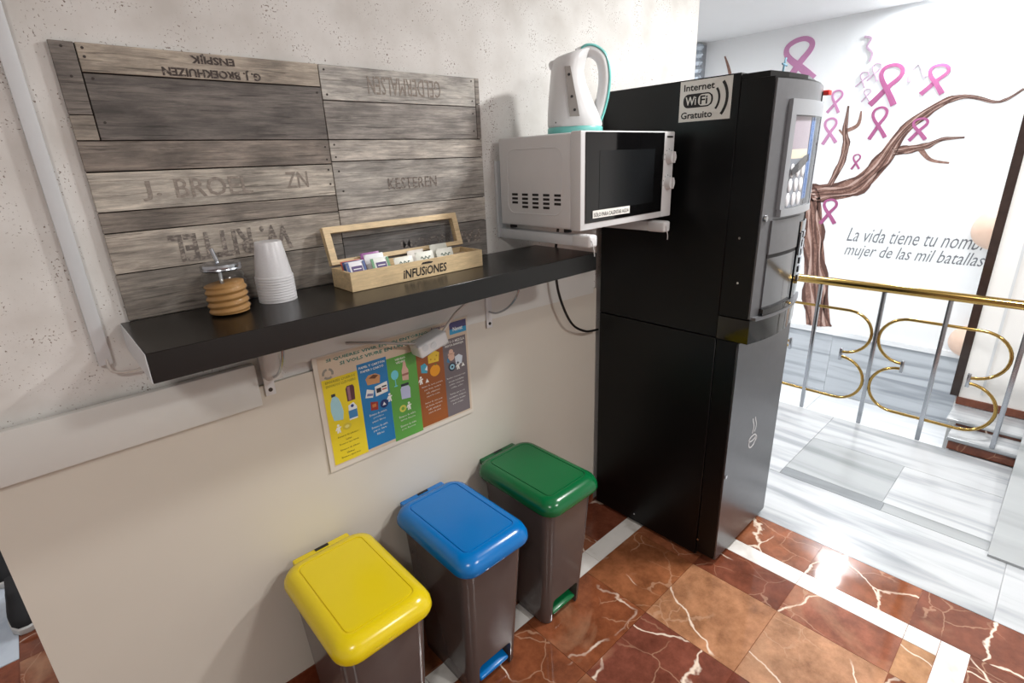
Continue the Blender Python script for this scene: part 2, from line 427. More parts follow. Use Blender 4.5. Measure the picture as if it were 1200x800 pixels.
field([-.195, .13, .475, .82, 1.165, 1.51, 1.942], [0.0, -.207])
field([1.942, 2.165], [0.0, -.215, -.56, -.905, -1.25, -1.595, -1.94])
field([.90, 1.25, 1.595, 1.942], [-1.42, -1.77])
for a, b in zip([-.195, .19, .6, 1.01, 1.42], [.19, .6, 1.01, 1.42, 1.859]): tile('marble_strip', a, b, -.29, -.207, M_strip, floor)
for a, b in zip([-.207, -.56, -.905, -1.25], [-.56, -.905, -1.25, -1.342]): tile('marble_strip', 1.859, 1.942, b, a, M_strip, floor)
for a, b in zip([.45, .8, 1.2, 1.6], [.8, 1.2, 1.6, 1.942]): tile('marble_strip', a, b, -1.42, -1.342, M_strip, floor)
# floor beyond the open end of the wall
for i in range(5): tile('marble_tile', -.39, -.045, .16+.345*i, .16+.345*(i+1), M_marble, floor, RB[i])
M_blue = mat_white_marble('pale blue marble', (176, 188, 202), (200, 210, 220), 5, 5, .2)
for i in range(4): tile('marble_strip', -.62, -.39, .87+.42*i, .87+.42*(i+1), M_blue, floor)

landing = struct(box('floor_landing', 2.165, 3.44, -4.2, 3.2, -.62, -.004, M_wm))
def lt(x0, x1, y0, y1, m): tile('marble_slab', x0, x1, y0, y1, m, landing, gap=.0012)
for y0, y1 in ((-4.1, -2.6), (-2.6, -1.45), (-1.45, .3), (.3, 1.6)): lt(2.165, 2.59, y0, y1, M_wm)
lt(2.59, 3.44, -.56, .35, M_wm); lt(2.59, 3.44, .35, 1.5, M_wm)
lt(2.59, 2.668, -1.01, -.56, M_dm); lt(2.59, 2.668, -1.39, -1.01, M_gm)
lt(2.668, 3.088, -1.0, -.56, M_gm); lt(2.668, 3.088, -1.39, -1.0, M_wm)
lt(3.088, 3.44, -1.39, -.56, M_wm)
lower = struct(box('floor_stairwell', 3.44, 5.3, -1.06, 3.2, -.72, -.64, M_wlow))
for i in range(4): tile('marble_slab', 3.46, 5.28, -1.06+1.05*i, -.01+1.05*i, M_wlow, lower, top=-.63, gap=.0015)

# ------------------------------------------------------------------ setting: walls
wall = struct(box('wall_back', -.195, 2.43, 0, .14, 0, CEIL, M_stucco), 'speckled cream stucco wall')
struct(box('wall_panel', -.197, 1.724, -.010, -.0002, .122, 1.075, M_cream), 'smooth cream dado panel below the shelf')
bb = struct(box('baseboard_back', -.195, 1.72, -.006, -.0002, 0, .004, M_marble, color=lin((96, 46, 30))))
for i in range(6):
    x0 = -.195 + .32*i; x1 = min(x0+.32, 1.72)
    box('marble_tile', x0+.0008, x1-.0008, -.014, -.0003, .001, .121, M_marble, bb, color=lin(random.choice([(110, 54, 34), (98, 46, 30), (122, 62, 40)])))
struct(box('trim_1', -.195, .338, -.030, -.0105, 1.03, 1.143, M_railp, bevel=.003), 'pale board along the wall left of the bracket')
t2 = prism('trim_2', [(.392, 1.118), (.62, 1.088), (1.70, 1.058), (1.70, 1.155), (.392, 1.155)], (0, -.0105, 0), WX, WZ, .003, M_railp)
struct(t2, 'white board under the black shelf')
struct(box('floor_side', 3.44, 3.9, -4.2, -2.402, -.62, -.004, M_wm))
ceiling = struct(box('ceiling', -2.6, 5.5, -4.2, 3.3, CEIL, CEIL+.1, M_ceil))
struct(box('wall_left', -2.7, -2.6, -4.2, 3.2, 0, CEIL, M_white)); struct(box('wall_front', -2.6, 5.5, -4.3, -4.2, 0, CEIL, M_white))
struct(box('wall_far', -2.6, 5.5, 3.2, 3.3, -.7, CEIL, M_white))
mural = struct(box('wall_mural', 5.3, 5.42, -1.06, 3.2, -.72, CEIL, M_mural), 'white stairwell wall painted with a tree and pink ribbons')
for i in range(4):
    y1 = -1.06+1.06*i
    box('marble_slab', 5.285, 5.2995, y1+.001, y1+1.059, -.628, -.045, M_wains, mural)
box('wall_cap', 5.262, 5.2995, -1.06, 3.2, -.045, 0.0, M_wlow, mural)
side = struct(box('wall_right', 3.9, 5.5, -4.2, -1.062, -.72, CEIL, M_white))

# steps and ramp by the white door
steps = thing('marble_steps', 'low white marble steps with brown risers behind the railing', 'steps', (3.66, -1.3, 0))
M_riser = M_marble
box('riser', 3.452, 3.47, -2.4, -1.115, .001, .052, M_marble, steps, color=lin((108, 62, 46)))
box('tread', 3.443, 3.64, -2.4, -1.105, .052, .074, M_wm, steps, bevel=.006)
box('riser', 3.625, 3.645, -2.4, -1.115, .0745, .092, M_marble, steps, color=lin((108, 62, 46)))
box('tread', 3.612, 3.861, -2.4, -1.07, .092, .112, M_wm, steps, bevel=.006)
box('support', 3.471, 3.86, -2.4, -1.125, -.6, .0515, M_wm, steps)
ramp_ = prism('ramp', [(2.55, .001), (3.4, .09), (3.88, .15), (3.88, .165), (3.4, .105), (2.55, .012)], (0, -1.39, 0), (1, 0, 0), (0, 0, 1), .8, M_gm)
tag(ramp_, 'pale marble ramp slab rising beside the brown and white steps', 'ramp')
door = struct(box('door_1', 3.872, 3.898, -2.2, -1.078, .158, 2.4, M_white), 'white door with a dark polished edge beyond the railing')
box('door_sill', 3.862, 3.898, -2.2, -1.072, .113, .158, M_marble, door, color=lin((104, 60, 44)))
for y in (-1.17, -1.62): 
    box('door_moulding', 3.866, 3.8715, y-.012, y, .2, 2.3, M_offpl, door)
box('door_edge', 3.866, 3.898, -1.077, -1.036, .16, 2.4, mat('dark polished stone', (52, 40, 36), .12, var=.5, scale=18), door)

# ------------------------------------------------------------------ mural painting
M_bark = None
m_, nt_, N_, L_, b_ = new_mat('painted bark')
mp_ = world_coord(N_, L_, (1, 14, 14)); nn_ = N_.new('ShaderNodeTexNoise'); nn_.inputs['Scale'].default_value = 1.6; nn_.inputs['Detail'].default_value = 5; nn_.inputs['Distortion'].default_value = 2
L_.new(mp_.outputs[0], nn_.inputs['Vector']); rr_ = ramp(N_, [(.3, lin((112, 80, 70))), (.5, lin((136, 102, 90))), (.7, lin((158, 126, 114)))]); L_.new(nn_.outputs[0], rr_.inputs[0])
L_.new(rr_.outputs[0], b_.inputs['Base Color']); b_.inputs['Roughness'].default_value = .7; M_bark = m_
BR = {
'trunk': [(0.14,.0,0.210),(0.226,0.423,0.193),(0.296,0.813,0.156),(0.36,1.116,0.161),(0.451,1.249,0.177)],
'branch': [(0.483,1.218,0.120),(0.304,1.221,0.141),(0.045,1.275,0.141),(-0.112,1.452,0.113),(-0.241,1.711,0.073),(-0.425,1.873,0.051),(-0.567,1.918,0.030),(-0.742,1.866,0.018),(-0.807,1.877,0.018),(-0.883,1.933,0.013)],
'branch1': [(-0.184,1.549,0.064),(-0.295,1.564,0.057),(-0.4,1.585,0.042),(-0.497,1.629,0.024),(-0.622,1.635,0.012)],
'twig': [(-0.365,1.567,0.038),(-0.445,1.483,0.024),(-0.565,1.456,0.013)],
'branch2': [(0.232,1.288,0.042),(0.172,1.464,0.049),(0.156,1.615,0.049),(0.181,1.738,0.035),(0.185,1.923,0.014)],
'twig1': [(0.167,1.73,0.030),(0.092,1.772,0.028),(0.084,1.875,0.012)],
'twig2': [(0.173,1.684,0.021),(0.227,1.741,0.011)],
'twig3': [(1.216,2.233,0.032),(1.263,2.363,0.024),(1.306,2.456,0.012)]}
OM = (5.2996, 0, 0)
for i, (n, pts) in enumerate(BR.items()):
    sp = spline([(-y, z, wd) for y, z, wd in pts], 6)
    stroke(n.rstrip('123'), [(p[0], p[1], max(p[2], .004)) for p in sp], (5.2996, 0, 0), MX_, WZ, .0008 + .0004*i, M_bark, mural)
M_bk1 = mat('dark bark paint', (88, 60, 52), .7, var=.15); M_bk2 = mat('light bark paint', (184, 156, 146), .7, var=.12)
for n, pts in BR.items():
    if max(p[2] for p in pts) < .045: continue
    base = spline([(-y, z, wd) for y, z, wd in pts], 6)
    for off, mm, ww in ((.44, M_bk1, .10), (-.44, M_bk1, .12), (.2, M_bk2, .09), (-.14, M_bk1, .07), (-.3, M_bk2, .07), (.05, M_bk1, .05)):
        q = []
        for i, p in enumerate(base):
            a, b = base[max(i-1, 0)], base[min(i+1, len(base)-1)]; d = Vector((b[0]-a[0], b[1]-a[1])); d = d.normalized() if d.length else Vector((1, 0))
            o_ = off*p[2]*(1+.25*math.sin(i*.9+off*9)); q.append((p[0]-d.y*o_, p[1]+d.x*o_, max(.003, ww*p[2]*(1.1+.7*math.sin(i*1.3+off*20)))))
        stroke('bark_streak', q, OM, MX_, WZ, .0042, mm, mural)
M_rib = mat('magenta mural paint', (158, 84, 128), .7, var=.18, scale=14)
M_rib2 = mat('pale pink mural paint', (190, 132, 172), .7, var=.1, scale=14)
M_rib3 = mat('faded mauve mural paint', (186, 160, 182), .7, var=.1, scale=14)
RIBS = [((0.655,2.484),(0.602,2.146),0.269,2),((-0.085,2.191),(-0.059,1.907),0.182,1),((-0.384,2.15),(-0.369,1.955),0.146,1),((-0.045,1.889),(-0.066,1.658),0.122,1),
 ((-0.331,1.785),(-0.338,1.631),0.114,1),((0.061,1.537),(0.055,1.421),0.064,1),((0.207,1.165),(0.197,0.958),0.127,1),((0.28,2.049),(0.293,1.88),0.097,2),
 ((0.306,1.834),(0.283,1.635),0.113,2),((0.022,2.218),(0.042,2.092),0.079,3),((0.101,2.167),(0.12,2.057),0.073,3),((0.062,2.038),(0.065,1.944),0.061,3)]
shape = [(-.5, 0), (-.22, .24), (.05, .48), (.36, .70), (.40, .86), (.22, .98), (-.05, 1.0), (-.30, .93), (-.36, .78), (-.24, .60), (0, .40), (.24, .18), (.42, 0)]
for i, (t, b, wd, k) in enumerate(RIBS):
    T, B = Vector((-t[0], t[1])), Vector((-b[0], b[1])); ax = T-B; h = ax.length; px = Vector((ax.y, -ax.x)).normalized()
    pts = []
    for j, p in enumerate(spline([(a, c, 0) for a, c in shape], 4)):
        q = B + ax*p[1] + px*p[0]*wd; pts.append((q.x, q.y, (.19 if k < 3 else .11)*wd*(1.25 - .5*p[1])))
    stroke('painted_ribbon', pts, OM, MX_, WZ, .0046 + .0003*i, (M_rib, M_rib2, M_rib3)[k-1], mural, rise=.00008)
stroke('painted_ribbon', [(-y, z, .022) for y, z in [(p[0], p[1]) for p in spline([(-.208, 2.056, 0), (-.209, 2.139, 0), (-.255, 2.179, 0), (-.305, 2.08, 0)], 5)]], OM, MX_, WZ, .009, M_rib3, mural)
stroke('painted_ribbon', [(-p[0], p[1], .016) for p in spline([(.149, 2.424, 0), (.099, 2.404, 0), (.118, 2.347, 0), (.075, 2.298, 0), (.083, 2.239, 0)], 5)], OM, MX_, WZ, .009, M_rib3, mural)
M_script = mat('grey script paint', (112, 116, 122), .7, var=.15, scale=40)
text('lettering', 'La vida tiene tu nombre,', (5.2996, .03, .80), MX_, WZ, 1.0, .135, M_script, mural, shear=.35, thick=.001, bold=-.004)
text('lettering', 'mujer de las mil batallas.', (5.2996, .03, .665), MX_, WZ, .955, .13, M_script, mural, shear=.35, thick=.001, bold=-.004)
# peach rounded ornaments against the mural
M_peach = mat('peach rubber', (226, 196, 176), .45, var=.05, scale=6)
def ornament(y, z, r, lab):
    t = thing('round_ornament', lab, 'ornament', (5.3-r, y, z-r), 'peach ornaments on the mural wall')
    prof = [(.004, -r)] + [(r*math.sin(PI*k/16)*(1+.06*math.cos(PI*k/16)), -r*math.cos(PI*k/16)) for k in range(1, 16)] + [(.004, r)]
    lathe('ball', [(a, b+r) for a, b in prof], M_peach, t, n=28)
    lathe('knot', [(.004, -.02), (.022, -.018), (.016, -.004), (.006, .004)], mat('gold foil', (206, 176, 120), .3, metal=.6), t, n=14)
ornament(-.955, 1.0, .15, 'large peach ball ornament next to the painted words')
ornament(-.955, .135, .125, 'small peach ball ornament low on the mural behind the brass scroll')
# crystal wall lamp seen past the end of the wall
cl = thing('crystal_sconce', 'faceted crystal glass ornament at the end of the wall above the machine', 'ornament', (5.2, 1.53, 2.2))
M_crys = mat('crystal', (196, 204, 212), .08, metal=.7, var=.3, scale=60)
for k in range(6):
    lathe('facet_ring', [(.03, 2.2+.065*k), (.055, 2.232+.065*k), (.03, 2.264+.065*k)], M_crys, cl, n=8, local=False, centre=(5.2, 1.53))
box('backplate', 5.22, 5.2995, 1.50, 1.56, 2.22, 2.58, M_silver, cl)

# ------------------------------------------------------------------ ceiling lamps and added fill lights
M_lampring = mat('lamp ring', (235, 235, 233), .4)
def lamp(x, y, d, watts, colr, lab):
    t = thing('ceiling_downlight', lab, 'ceiling light', (x, y, CEIL-.03), 'round ceiling lights')
    lathe('ring', [(d/2+.025, CEIL-.001), (d/2+.022, CEIL-.022), (d/2, CEIL-.026), (d/2-.004, CEIL-.012)], M_lampring, t, n=32, local=False, centre=(x, y), cap=False)
    m, nt, N, L, b = new_mat('lamp glow'); e = N.new('ShaderNodeEmission'); e.inputs[0].default_value = tuple(colr)+(1,); e.inputs[1].default_value = 3.0
    L.new(e.outputs[0], N['Material Output'].inputs[0])
    lathe('diffuser', [(.001, CEIL-.0125), (d/2-.004, CEIL-.012)], m, t, n=32, local=False, centre=(x, y), cap=False)
    ld = bpy.data.lights.new('lamp_light', 'AREA'); ld.shape = 'DISK'; ld.size = d; ld.energy = watts; ld.color = colr
    lo = bpy.data.objects.new('lamp_light', ld); lo.location = (x, y, CEIL-.03); COL.objects.link(lo)
    lo.parent = t; lo.matrix_parent_inverse = Matrix.Translation(-t.location)
LL = ['round ceiling light in front of the vending machine', 'round ceiling light over the middle of the room', 'round fill light added behind the viewer',
      'round ceiling light over the stairwell', 'small round ceiling light nearest the painted wall', 'round fill light added out of view behind the end of the wall', 'round ceiling light over the passage with the shoes']
for a, l in zip(LAMPS, LL): lamp(*a, l)

# ------------------------------------------------------------------ plank panel
panel = thing('plank_panel', 'grey weathered plank panel with stencilled words on the wall above the shelf', 'wall panel', (.62, 0, 1.306))
M_plank = mat_wood('weathered plank')
M_gap = mat('dark joint', (34, 30, 28), .9)
box('backing', .119, 1.128, -.006, -.0004, 1.3055, 1.838, M_gap, panel)
PL = {}
def plank(key, x0, x1, z0, z1, rgb, proud=0.0):
    o = box('plank', x0, x1, -.0115-proud, -.006, z0, z1, M_plank, panel, bevel=.0008, seg=1, color=lin(tuple(v*.93 for v in rgb))); PL[key] = o; return o
plank('a', .117, .1545, 1.714, 1.839, (150, 142, 136)); plank('b', .117, .1545, 1.668, 1.7125, (190, 180, 168))
plank('c', .1565, .6225, 1.789, 1.839, (204, 192, 177)); plank('d', .1565, .6225, 1.668, 1.7865, (128, 121, 117))
plank('e', .117, .6225, 1.610, 1.666, (160, 149, 140), .0004); plank('f', .117, .6225, 1.532, 1.6075, (214, 206, 195))
plank('g', .117, .6225, 1.490, 1.530, (158, 148, 139), .0003); plank('h', .117, .6225, 1.406, 1.488, (202, 192, 181))
plank('i', .117, .6225, 1.3055, 1.404, (152, 144, 136))
plank('j', .6245, 1.113, 1.760, 1.839, (214, 210, 204)); plank('k', .6245, 1.113, 1.668, 1.758, (176, 170, 165))
plank('l1', 1.1145, 1.13, 1.768, 1.839, (176, 168, 160)); plank('l2', 1.1145, 1.13, 1.668, 1.766, (150, 142, 136))
plank('l', .6245, 1.13, 1.615, 1.666, (214, 207, 199), .0004); plank('m', .6245, 1.13, 1.493, 1.613, (200, 195, 189))
plank('n', .6245, 1.13, 1.420, 1.491, (208, 200, 192)); plank('o', .6245, 1.13, 1.3055, 1.418, (146, 140, 136), .0003)
S1 = mat_stamp('stencil ink dark', (72, 64, 60), .62); S2 = mat_stamp('stencil ink worn', (104, 96, 91), .52); S3 = mat_stamp('stencil ink faint', (134, 125, 117), .50)
def st(s, k, x0, x1, z0, z1, m, flip, bold=0.0):
    if flip: text('stencil', s, (x1, -.0118, z1), (-1, 0, 0), (0, 0, -1), x1-x0, z1-z0, m, PL[k], bold=bold)
    else: text('stencil', s, (x0, -.0118, z0), WX, WZ, x1-x0, z1-z0, m, PL[k], bold=bold)
st('G. J. BROEKHUIZEN', 'c',   .289, .484, 1.7915, 1.8125, S1, True, .04); st('ENSPIJK', 'c', .345, .432, 1.818, 1.8375, S1, True, .04)
st('GELDERMALSEN', 'j', .752, .984, 1.778, 1.822, S3, True); st('KESTEREN', 'm', .78, .945, 1.535, 1.566, S2, False, .01)
st('J.', 'f', .20, .236, 1.548, 1.588, S3, False, .01); st('BROEL', 'f', .262, .42, 1.550, 1.591, S3, False, .01); st('ZN', 'f', .50, .555, 1.556, 1.594, S3, False, .01); st('W. RITTEL', 'h', .225, .49, 1.413, 1.474, S2, True, .03)
st('PANNOOM', 'o', .80, 1.10, 1.352, 1.392, S2, True, .015)
M_nail = mat('nail', (52, 44, 40), .6)
for k, pts in {'c': [(.166, 1.83), (.166, 1.815)], 'a': [(.135, 1.83), (.138, 1.78)], 'd': [(.170, 1.778), (.170, 1.70), (.612, 1.775)], 'j': [(.637, 1.828), (.637, 1.772), (1.10, 1.83), (1.10, 1.775)],
               'e': [(.612, 1.65), (.612, 1.62)], 'f': [(.612, 1.595), (.612, 1.56)], 'l': [(.637, 1.655), (.637, 1.625)], 'm': [(.64, 1.59), (.645, 1.54)], 'k': [(1.10, 1.74), (1.10, 1.69)]}.items():
    for x, z in pts: prism('nail', circle(x, z, .0026, 8), (0, -.0112, 0), WX, WZ, .0012, M_nail, PL[k])

# ------------------------------------------------------------------ conduit on the wall
tag(box('cable_conduit', .045, .07, -.016, -.0002, 1.222, CEIL-.002, M_offpl, bevel=.002), 'white vertical cable conduit left of the plank panel', 'conduit')
tag(tube('white_cable', spline([(.06, -.014, 1.235), (.064, -.02, 1.208), (.09, -.02, 1.199), (.118, -.02, 1.203), (.135, -.02, 1.24)], 6), .003, M_wirew), 'thin white cable looping from the conduit to behind the shelf', 'cable')

# ------------------------------------------------------------------ shelf and brackets
shelf = thing('wall_shelf', 'long black laminate wall shelf under the plank panel', 'shelf', (.73, -.15, 1.247))
box('board', .1015, 1.359, -.295, -.0125, 1.2472, 1.3045, M_shelf, shelf, bevel=.0012, seg=1)
box('end_band', .100, .1013, -.294, -.013, 1.248, 1.3035, M_offpl, shelf)
def bracket(x, lab, cover=False):
    b = thing('shelf_bracket', lab, 'bracket', (x, -.02, 1.05), 'white brackets under the shelf')
    y = -.0125
    box('wall_plate', x-.013, x+.013, y-.006, y, 1.046, 1.2465, M_whitepl, b, bevel=.002)
    box('arm', x-.011, x+.011, -.25, y-.006, 1.239, 1.2468, M_whitepl, b, bevel=.002)
    tube('brace', spline([(x, y-.004, 1.105), (x, -.06, 1.108), (x, -.12, 1.14), (x, -.165, 1.19), (x, -.18, 1.242)], 7), .0035, M_steel, b)
    prism('screw', circle(x, 1.062, .0055, 12), (0, y-.0055, 0), WX, WZ, .002, M_nail, b)
    if cover:
        loft('cover', [rrect(x+.004, -.045, .020, .028, .012, z) for z in (1.105, 1.245)], M_wirew, b, local=False)
bracket(.366, 'white shelf bracket with a rounded cover beside the pale board', True)
bracket(1.117, 'white shelf bracket with a curved brace right of the poster')

# power adapter and leads
ad = thing('socket_adapter', 'white multi-way socket adapter hanging over the top of the poster', 'adapter', (.83, -.05, 1.05))
bm = bmesh.new(); bm_box(bm, -.055, .055, -.03, .03, -.022, .022, .008, 3)
bmesh.ops.rotate(bm, verts=bm.verts, cent=(0, 0, 0), matrix=Matrix.Rotation(math.radians(-14), 3, 'Y')); bmesh.ops.translate(bm, verts=bm.verts, vec=(.838, -.052, 1.072))
obm('body', bm, M_whitepl, ad, smooth=True, angle=.7)
bm = bmesh.new(); bm_box(bm, -.018, .018, -.02, .02, -.03, .016, .006, 3); bmesh.ops.translate(bm, verts=bm.verts, vec=(.872, -.055, 1.085)); obm('plug', bm, M_whitepl, ad, smooth=True, angle=.7)
for dx in (-.03, 0): prism('socket', circle(.835+dx, 1.072, .011, 14), (0, -.0825, 0), WX, WZ, .0012, M_offpl, ad)
tag(tube('power_cable', spline([(.58, -.03, 1.135), (.65, -.05, 1.122), (.73, -.055, 1.100), (.786, -.055, 1.084)], 8), .0042, M_wire), 'grey power cable running left from the socket adapter', 'cable')
tag(tube('power_cable', spline([(.885, -.06, 1.095), (.93, -.075, 1.15), (.99, -.085, 1.19), (1.06, -.085, 1.243)], 8), .0048, M_wirew), 'pale power cable rising right from the adapter to the shelf', 'cable')
tag(tube('power_cable', spline([(1.43, -.06, 1.36), (1.42, -.055, 1.25), (1.43, -.06, 1.12), (1.50, -.06, .985), (1.60, -.05, .92), (1.70, -.04, .90)], 8), .005, M_wireb), 'black power cable drooping between the shelf and the vending machine', 'cable')

# ------------------------------------------------------------------ poster
poster = thing('recycling_poster', 'laminated recycling poster with five coloured columns under the shelf', 'poster', (.75, -.0145, .752))
PT = -.0138
sheet = prism('sheet', rect(.484, 1.022, .752, 1.112), (0, PT, 0), WX, WZ, .0012, mat('poster margin', (214, 206, 194), .35), poster)
prism('ground', rect(.497, 1.016, .766, 1.108), (0, PT-.0012, 0), WX, WZ, .0003, mat('poster beige', (206, 188, 166), .4), poster)
PY = PT-.0016
PC = dict(y=(226, 204, 38), b=(30, 118, 176), g=(92, 160, 70), o=(150, 84, 40), k=(112, 104, 108))
def ink(rgb): return mat('print %d %d %d' % rgb, rgb, .4, var=.03)
cols = {}
for k, x0, x1, z0, z1 in (('y', .500, .608, .770, 1.040), ('b', .608, .704, .776, 1.056), ('g', .704, .808, .764, 1.046), ('o', .808, .912, .772, 1.056), ('k', .912, 1.008, .772, 1.050)):
    cols[k] = prism({'y': 'yellow_column', 'b': 'blue_column', 'g': 'green_column', 'o': 'brown_column', 'k': 'grey_column'}[k], rect(x0, x1, z0, z1), (0, PY, 0), WX, WZ, .0003, ink(PC[k]), poster)
PF = PY-.0004
def pt(s, x0, x1, z0, h, m, par, bold=0.0): text('print', s, (x0, PF, z0), WX, WZ, x1-x0, h, m, par, thick=.0003, bold=bold, res=1)
def pp(poly, rgb, par, n='picture', lvl=0): prism(n, poly, (0, PF-.0003*lvl, 0), WX, WZ, .0003, ink(rgb), par)
GT = ink((36, 120, 110)); WT = ink((232, 232, 226)); DT = ink((52, 46, 30)); PU = ink((84, 56, 104))
pt('SI QUIERES VIVIR EN UN ENTORNO', .522, .86, 1.088, .011, GT, poster, .02); pt('SI VOLS VIURE EN UN ENTORN', .560, .86, 1.071, .011, GT, poster, .02)
pt('Limpio', .875, .93, 1.092, .012, PU, poster, .02); pt('Net y así', .885, .93, 1.072, .011, PU, poster, .02)
pp(rect(.945, 1.014, 1.062, 1.080), (50, 150, 196), poster, 'logo'); pp(rect(.945, 1.014, 1.080, 1.104), (64, 60, 108), poster, 'logo')
text('print', 'Nevat', (.958, PF-.0004, 1.072), WX, WZ, .040, .014, WT, poster, bold=.02)
for a in range(3):                                                  # recycling loop
    c0 = a*120+90
    stroke('picture', [(.522+.014*math.cos(math.radians(c0+q)), 1.056+.014*math.sin(math.radians(c0+q)), .0065) for q in (8, 40, 72, 100)], (0, PF, 0), WX, WZ, .0003, ink((150, 146, 136)), poster)
pt('ENVASES LIGEROS', .510, .600, 1.026, .008, ink((160, 150, 40)), cols['y'], .02); pt('ENVASOS LLEUGERS', .510, .600, 1.014, .008, ink((160, 150, 40)), cols['y'], .02)
pt('PAPEL Y CARTÓN', .614, .698, 1.040, .009, WT, cols['b'], .02); pt('PAPER I CARTÓ', .618, .694, 1.027, .009, WT, cols['b'], .02)
pt('VIDRIO', .733, .770, 1.032, .007, WT, cols['g'], .02); pt('VIDRE', .735, .768, 1.021, .007, WT, cols['g'], .02)
pt('ORGÁNICO', .820, .866, 1.043, .007, WT, cols['o'], .02); pt('ORGÀNIC', .820, .866, 1.032, .007, WT, cols['o'], .02)
pt('RESTO O MEZCLA', .918, 1.002, 1.034, .009, WT, cols['k'], .02); pt('RESTA BARREJA', .922, .998, 1.021, .009, WT, cols['k'], .02)
# pictures
pp([(.518, .91), (.545, .905), (.550, .93), (.545, .96), (.540, .975), (.532, .985), (.522, .982), (.515, .965), (.513, .94)], (160, 204, 214), cols['y']); pp(rect(.521, .533, .983, .992), (40, 44, 56), cols['y'])
pp([(.566, .955), (.590, .955), (.592, .995), (.588, 1.003), (.570, 1.003), (.565, .995)], (86, 50, 62), cols['y']); pp(rect(.570, .578, .957, 1.0), (150, 108, 120), cols['y'], lvl=1)
pp([(.564, .895), (.590, .895), (.592, .932), (.583, .948), (.566, .942)], (226, 232, 236), cols['y']); pp(rect(.564, .591, .900, .925), (64, 130, 184), cols['y'], lvl=1); pp(circle(.578, .938, .005, 10), (40, 60, 130), cols['y'], lvl=1)
pp(circle(.553, .880, .014, 18, .011), (206, 188, 60), cols['y']); pp(circle(.553, .880, .007, 12, .005), (230, 222, 130), cols['y'], lvl=1)
def man(x, z, par, rgb=(236, 236, 230)):
    pp(circle(x, z+.024, .004, 10), rgb, par); pp([(x-.006, z), (x-.001, z), (x, z+.008), (x+.002, z), (x+.006, z), (x+.004, z+.014), (x+.009, z+.016), (x+.008, z+.019), (x-.005, z+.019), (x-.010, z+.010), (x-.008, z+.008), (x-.004, z+.013)], rgb, par)
man(.527, .868, cols['y'])
for i, s in enumerate(('Envases de plástico', 'Latas', 'Envases tipo brick', 'Envasos de plàstic', 'Llaunes', 'Envasos tipus bric')):
    wd = .0034*len(s); pt(s, .553-wd/2, .553+wd/2, .850-.0125*i-(.006 if i > 2 else 0), .007, DT, cols['y'])
pp([(.634, .984), (.674, .980), (.678, 1.004), (.664, 1.014), (.640, 1.014), (.630, 1.004)], (190, 140, 96), cols['b']); pp([(.640, 1.004), (.660, .998), (.672, 1.006), (.656, 1.012)], (96, 58, 34), cols['b'], lvl=1)
pp([(.622, .946), (.646, .940), (.652, .962), (.630, .972)], (226, 226, 222), cols['b']); pp([(.627, .950), (.646, .946), (.648, .953), (.630, .958)], (120, 120, 160), cols['b'], lvl=1)
pp([(.656, .940), (.698, .944), (.698, .978), (.656, .972)], (230, 230, 226), cols['b']); pp(rect(.660, .676, .950, .964), (40, 40, 50), cols['b'], lvl=1); pp(rect(.679, .695, .954, .958), (176, 60, 54), cols['b'], lvl=1); pp(rect(.679, .695, .962, .967), (60, 60, 70), cols['b'], lvl=1)
pp([(.634, .900), (.658, .896), (.660, .922), (.636, .928)], (150, 52, 44), cols['b']); pp(rect(.640, .653, .908, .918), (196, 120, 70), cols['b'], lvl=1)
pp(circle(.680, .908, .014), (24, 50, 104), cols['b']); pp([(.674, .903), (.686, .903), (.680, .914)], (230, 232, 236), cols['b'], lvl=1)
man(.701, .908, cols['b'])
for i, s in enumerate(('Envases de cartón', 'periódicos', 'papel, libros', 'Envasos de cartó', 'paper, diaris', 'llibres')):
    wd = .0034*len(s); pt(s, .656-wd/2, .656+wd/2, .882-.0125*i-(.006 if i > 2 else 0), .007, WT, cols['b'])
pp(circle(.727, .988, .013, 16, .016), (110, 200, 216), cols['g']); pp(rect(.7255, .7285, .952, .975), (110, 200, 216), cols['g']); pp(rect(.721, .733, .949, .952), (110, 200, 216), cols['g'])
pp([(.752, .962), (.774, .958), (.776, .992), (.770, 1.004), (.768, 1.022), (.760, 1.024), (.757, 1.006), (.752, .994)], (206, 166, 150), cols['g']); pp(rect(.752, .776, .976, .983), (150, 100, 90), cols['g'], lvl=1)
pp([(.742, .900), (.774, .896), (.776, .930), (.771, .940), (.746, .942), (.741, .934)], (186, 192, 222), cols['g']); pp(rect(.744, .772, .942, .950), (34, 40, 60), cols['g'])
pp(circle(.742, .868, .012), (206, 206, 90), cols['g']); pp(circle(.742, .868, .006, 10), (120, 170, 60), cols['g'], lvl=1); man(.765, .856, cols['g'])
for i, s in enumerate(('Envases de vidrio', 'tarros, frascos', 'Envasos de vidre', 'pots, flascons')):
    wd = .0036*len(s); pt(s, .756-wd/2, .756+wd/2, .838-.0125*i-(.008 if i > 1 else 0), .007, WT, cols['g'])
pp([(.852, .988), (.892, .986), (.897, 1.016), (.880, 1.026), (.852, 1.014)], (232, 196, 60), cols['o']); 
for x, z in ((.862, 1.0), (.878, .996), (.885, 1.008)): pp(circle(x, z, .003, 8), (196, 150, 30), cols['o'], lvl=1)
pp([(.822, .964), (.844, .958), (.848, .980), (.838, .994), (.822, .990)], (70, 160, 186), cols['o']); pp([(.836, .972), (.846, .966), (.846, .984)], (226, 232, 236), cols['o'], lvl=1)
pp(circle(.875, .958, .020, 20), (232, 156, 36), cols['o']); pp([(.873, .978), (.884, .982), (.880, .975)], (80, 130, 50), cols['o'], lvl=1)
man(.818, .926, cols['o']); pp([(.834, .926), (.848, .926), (.841, .940)], (232, 232, 228), cols['o'])
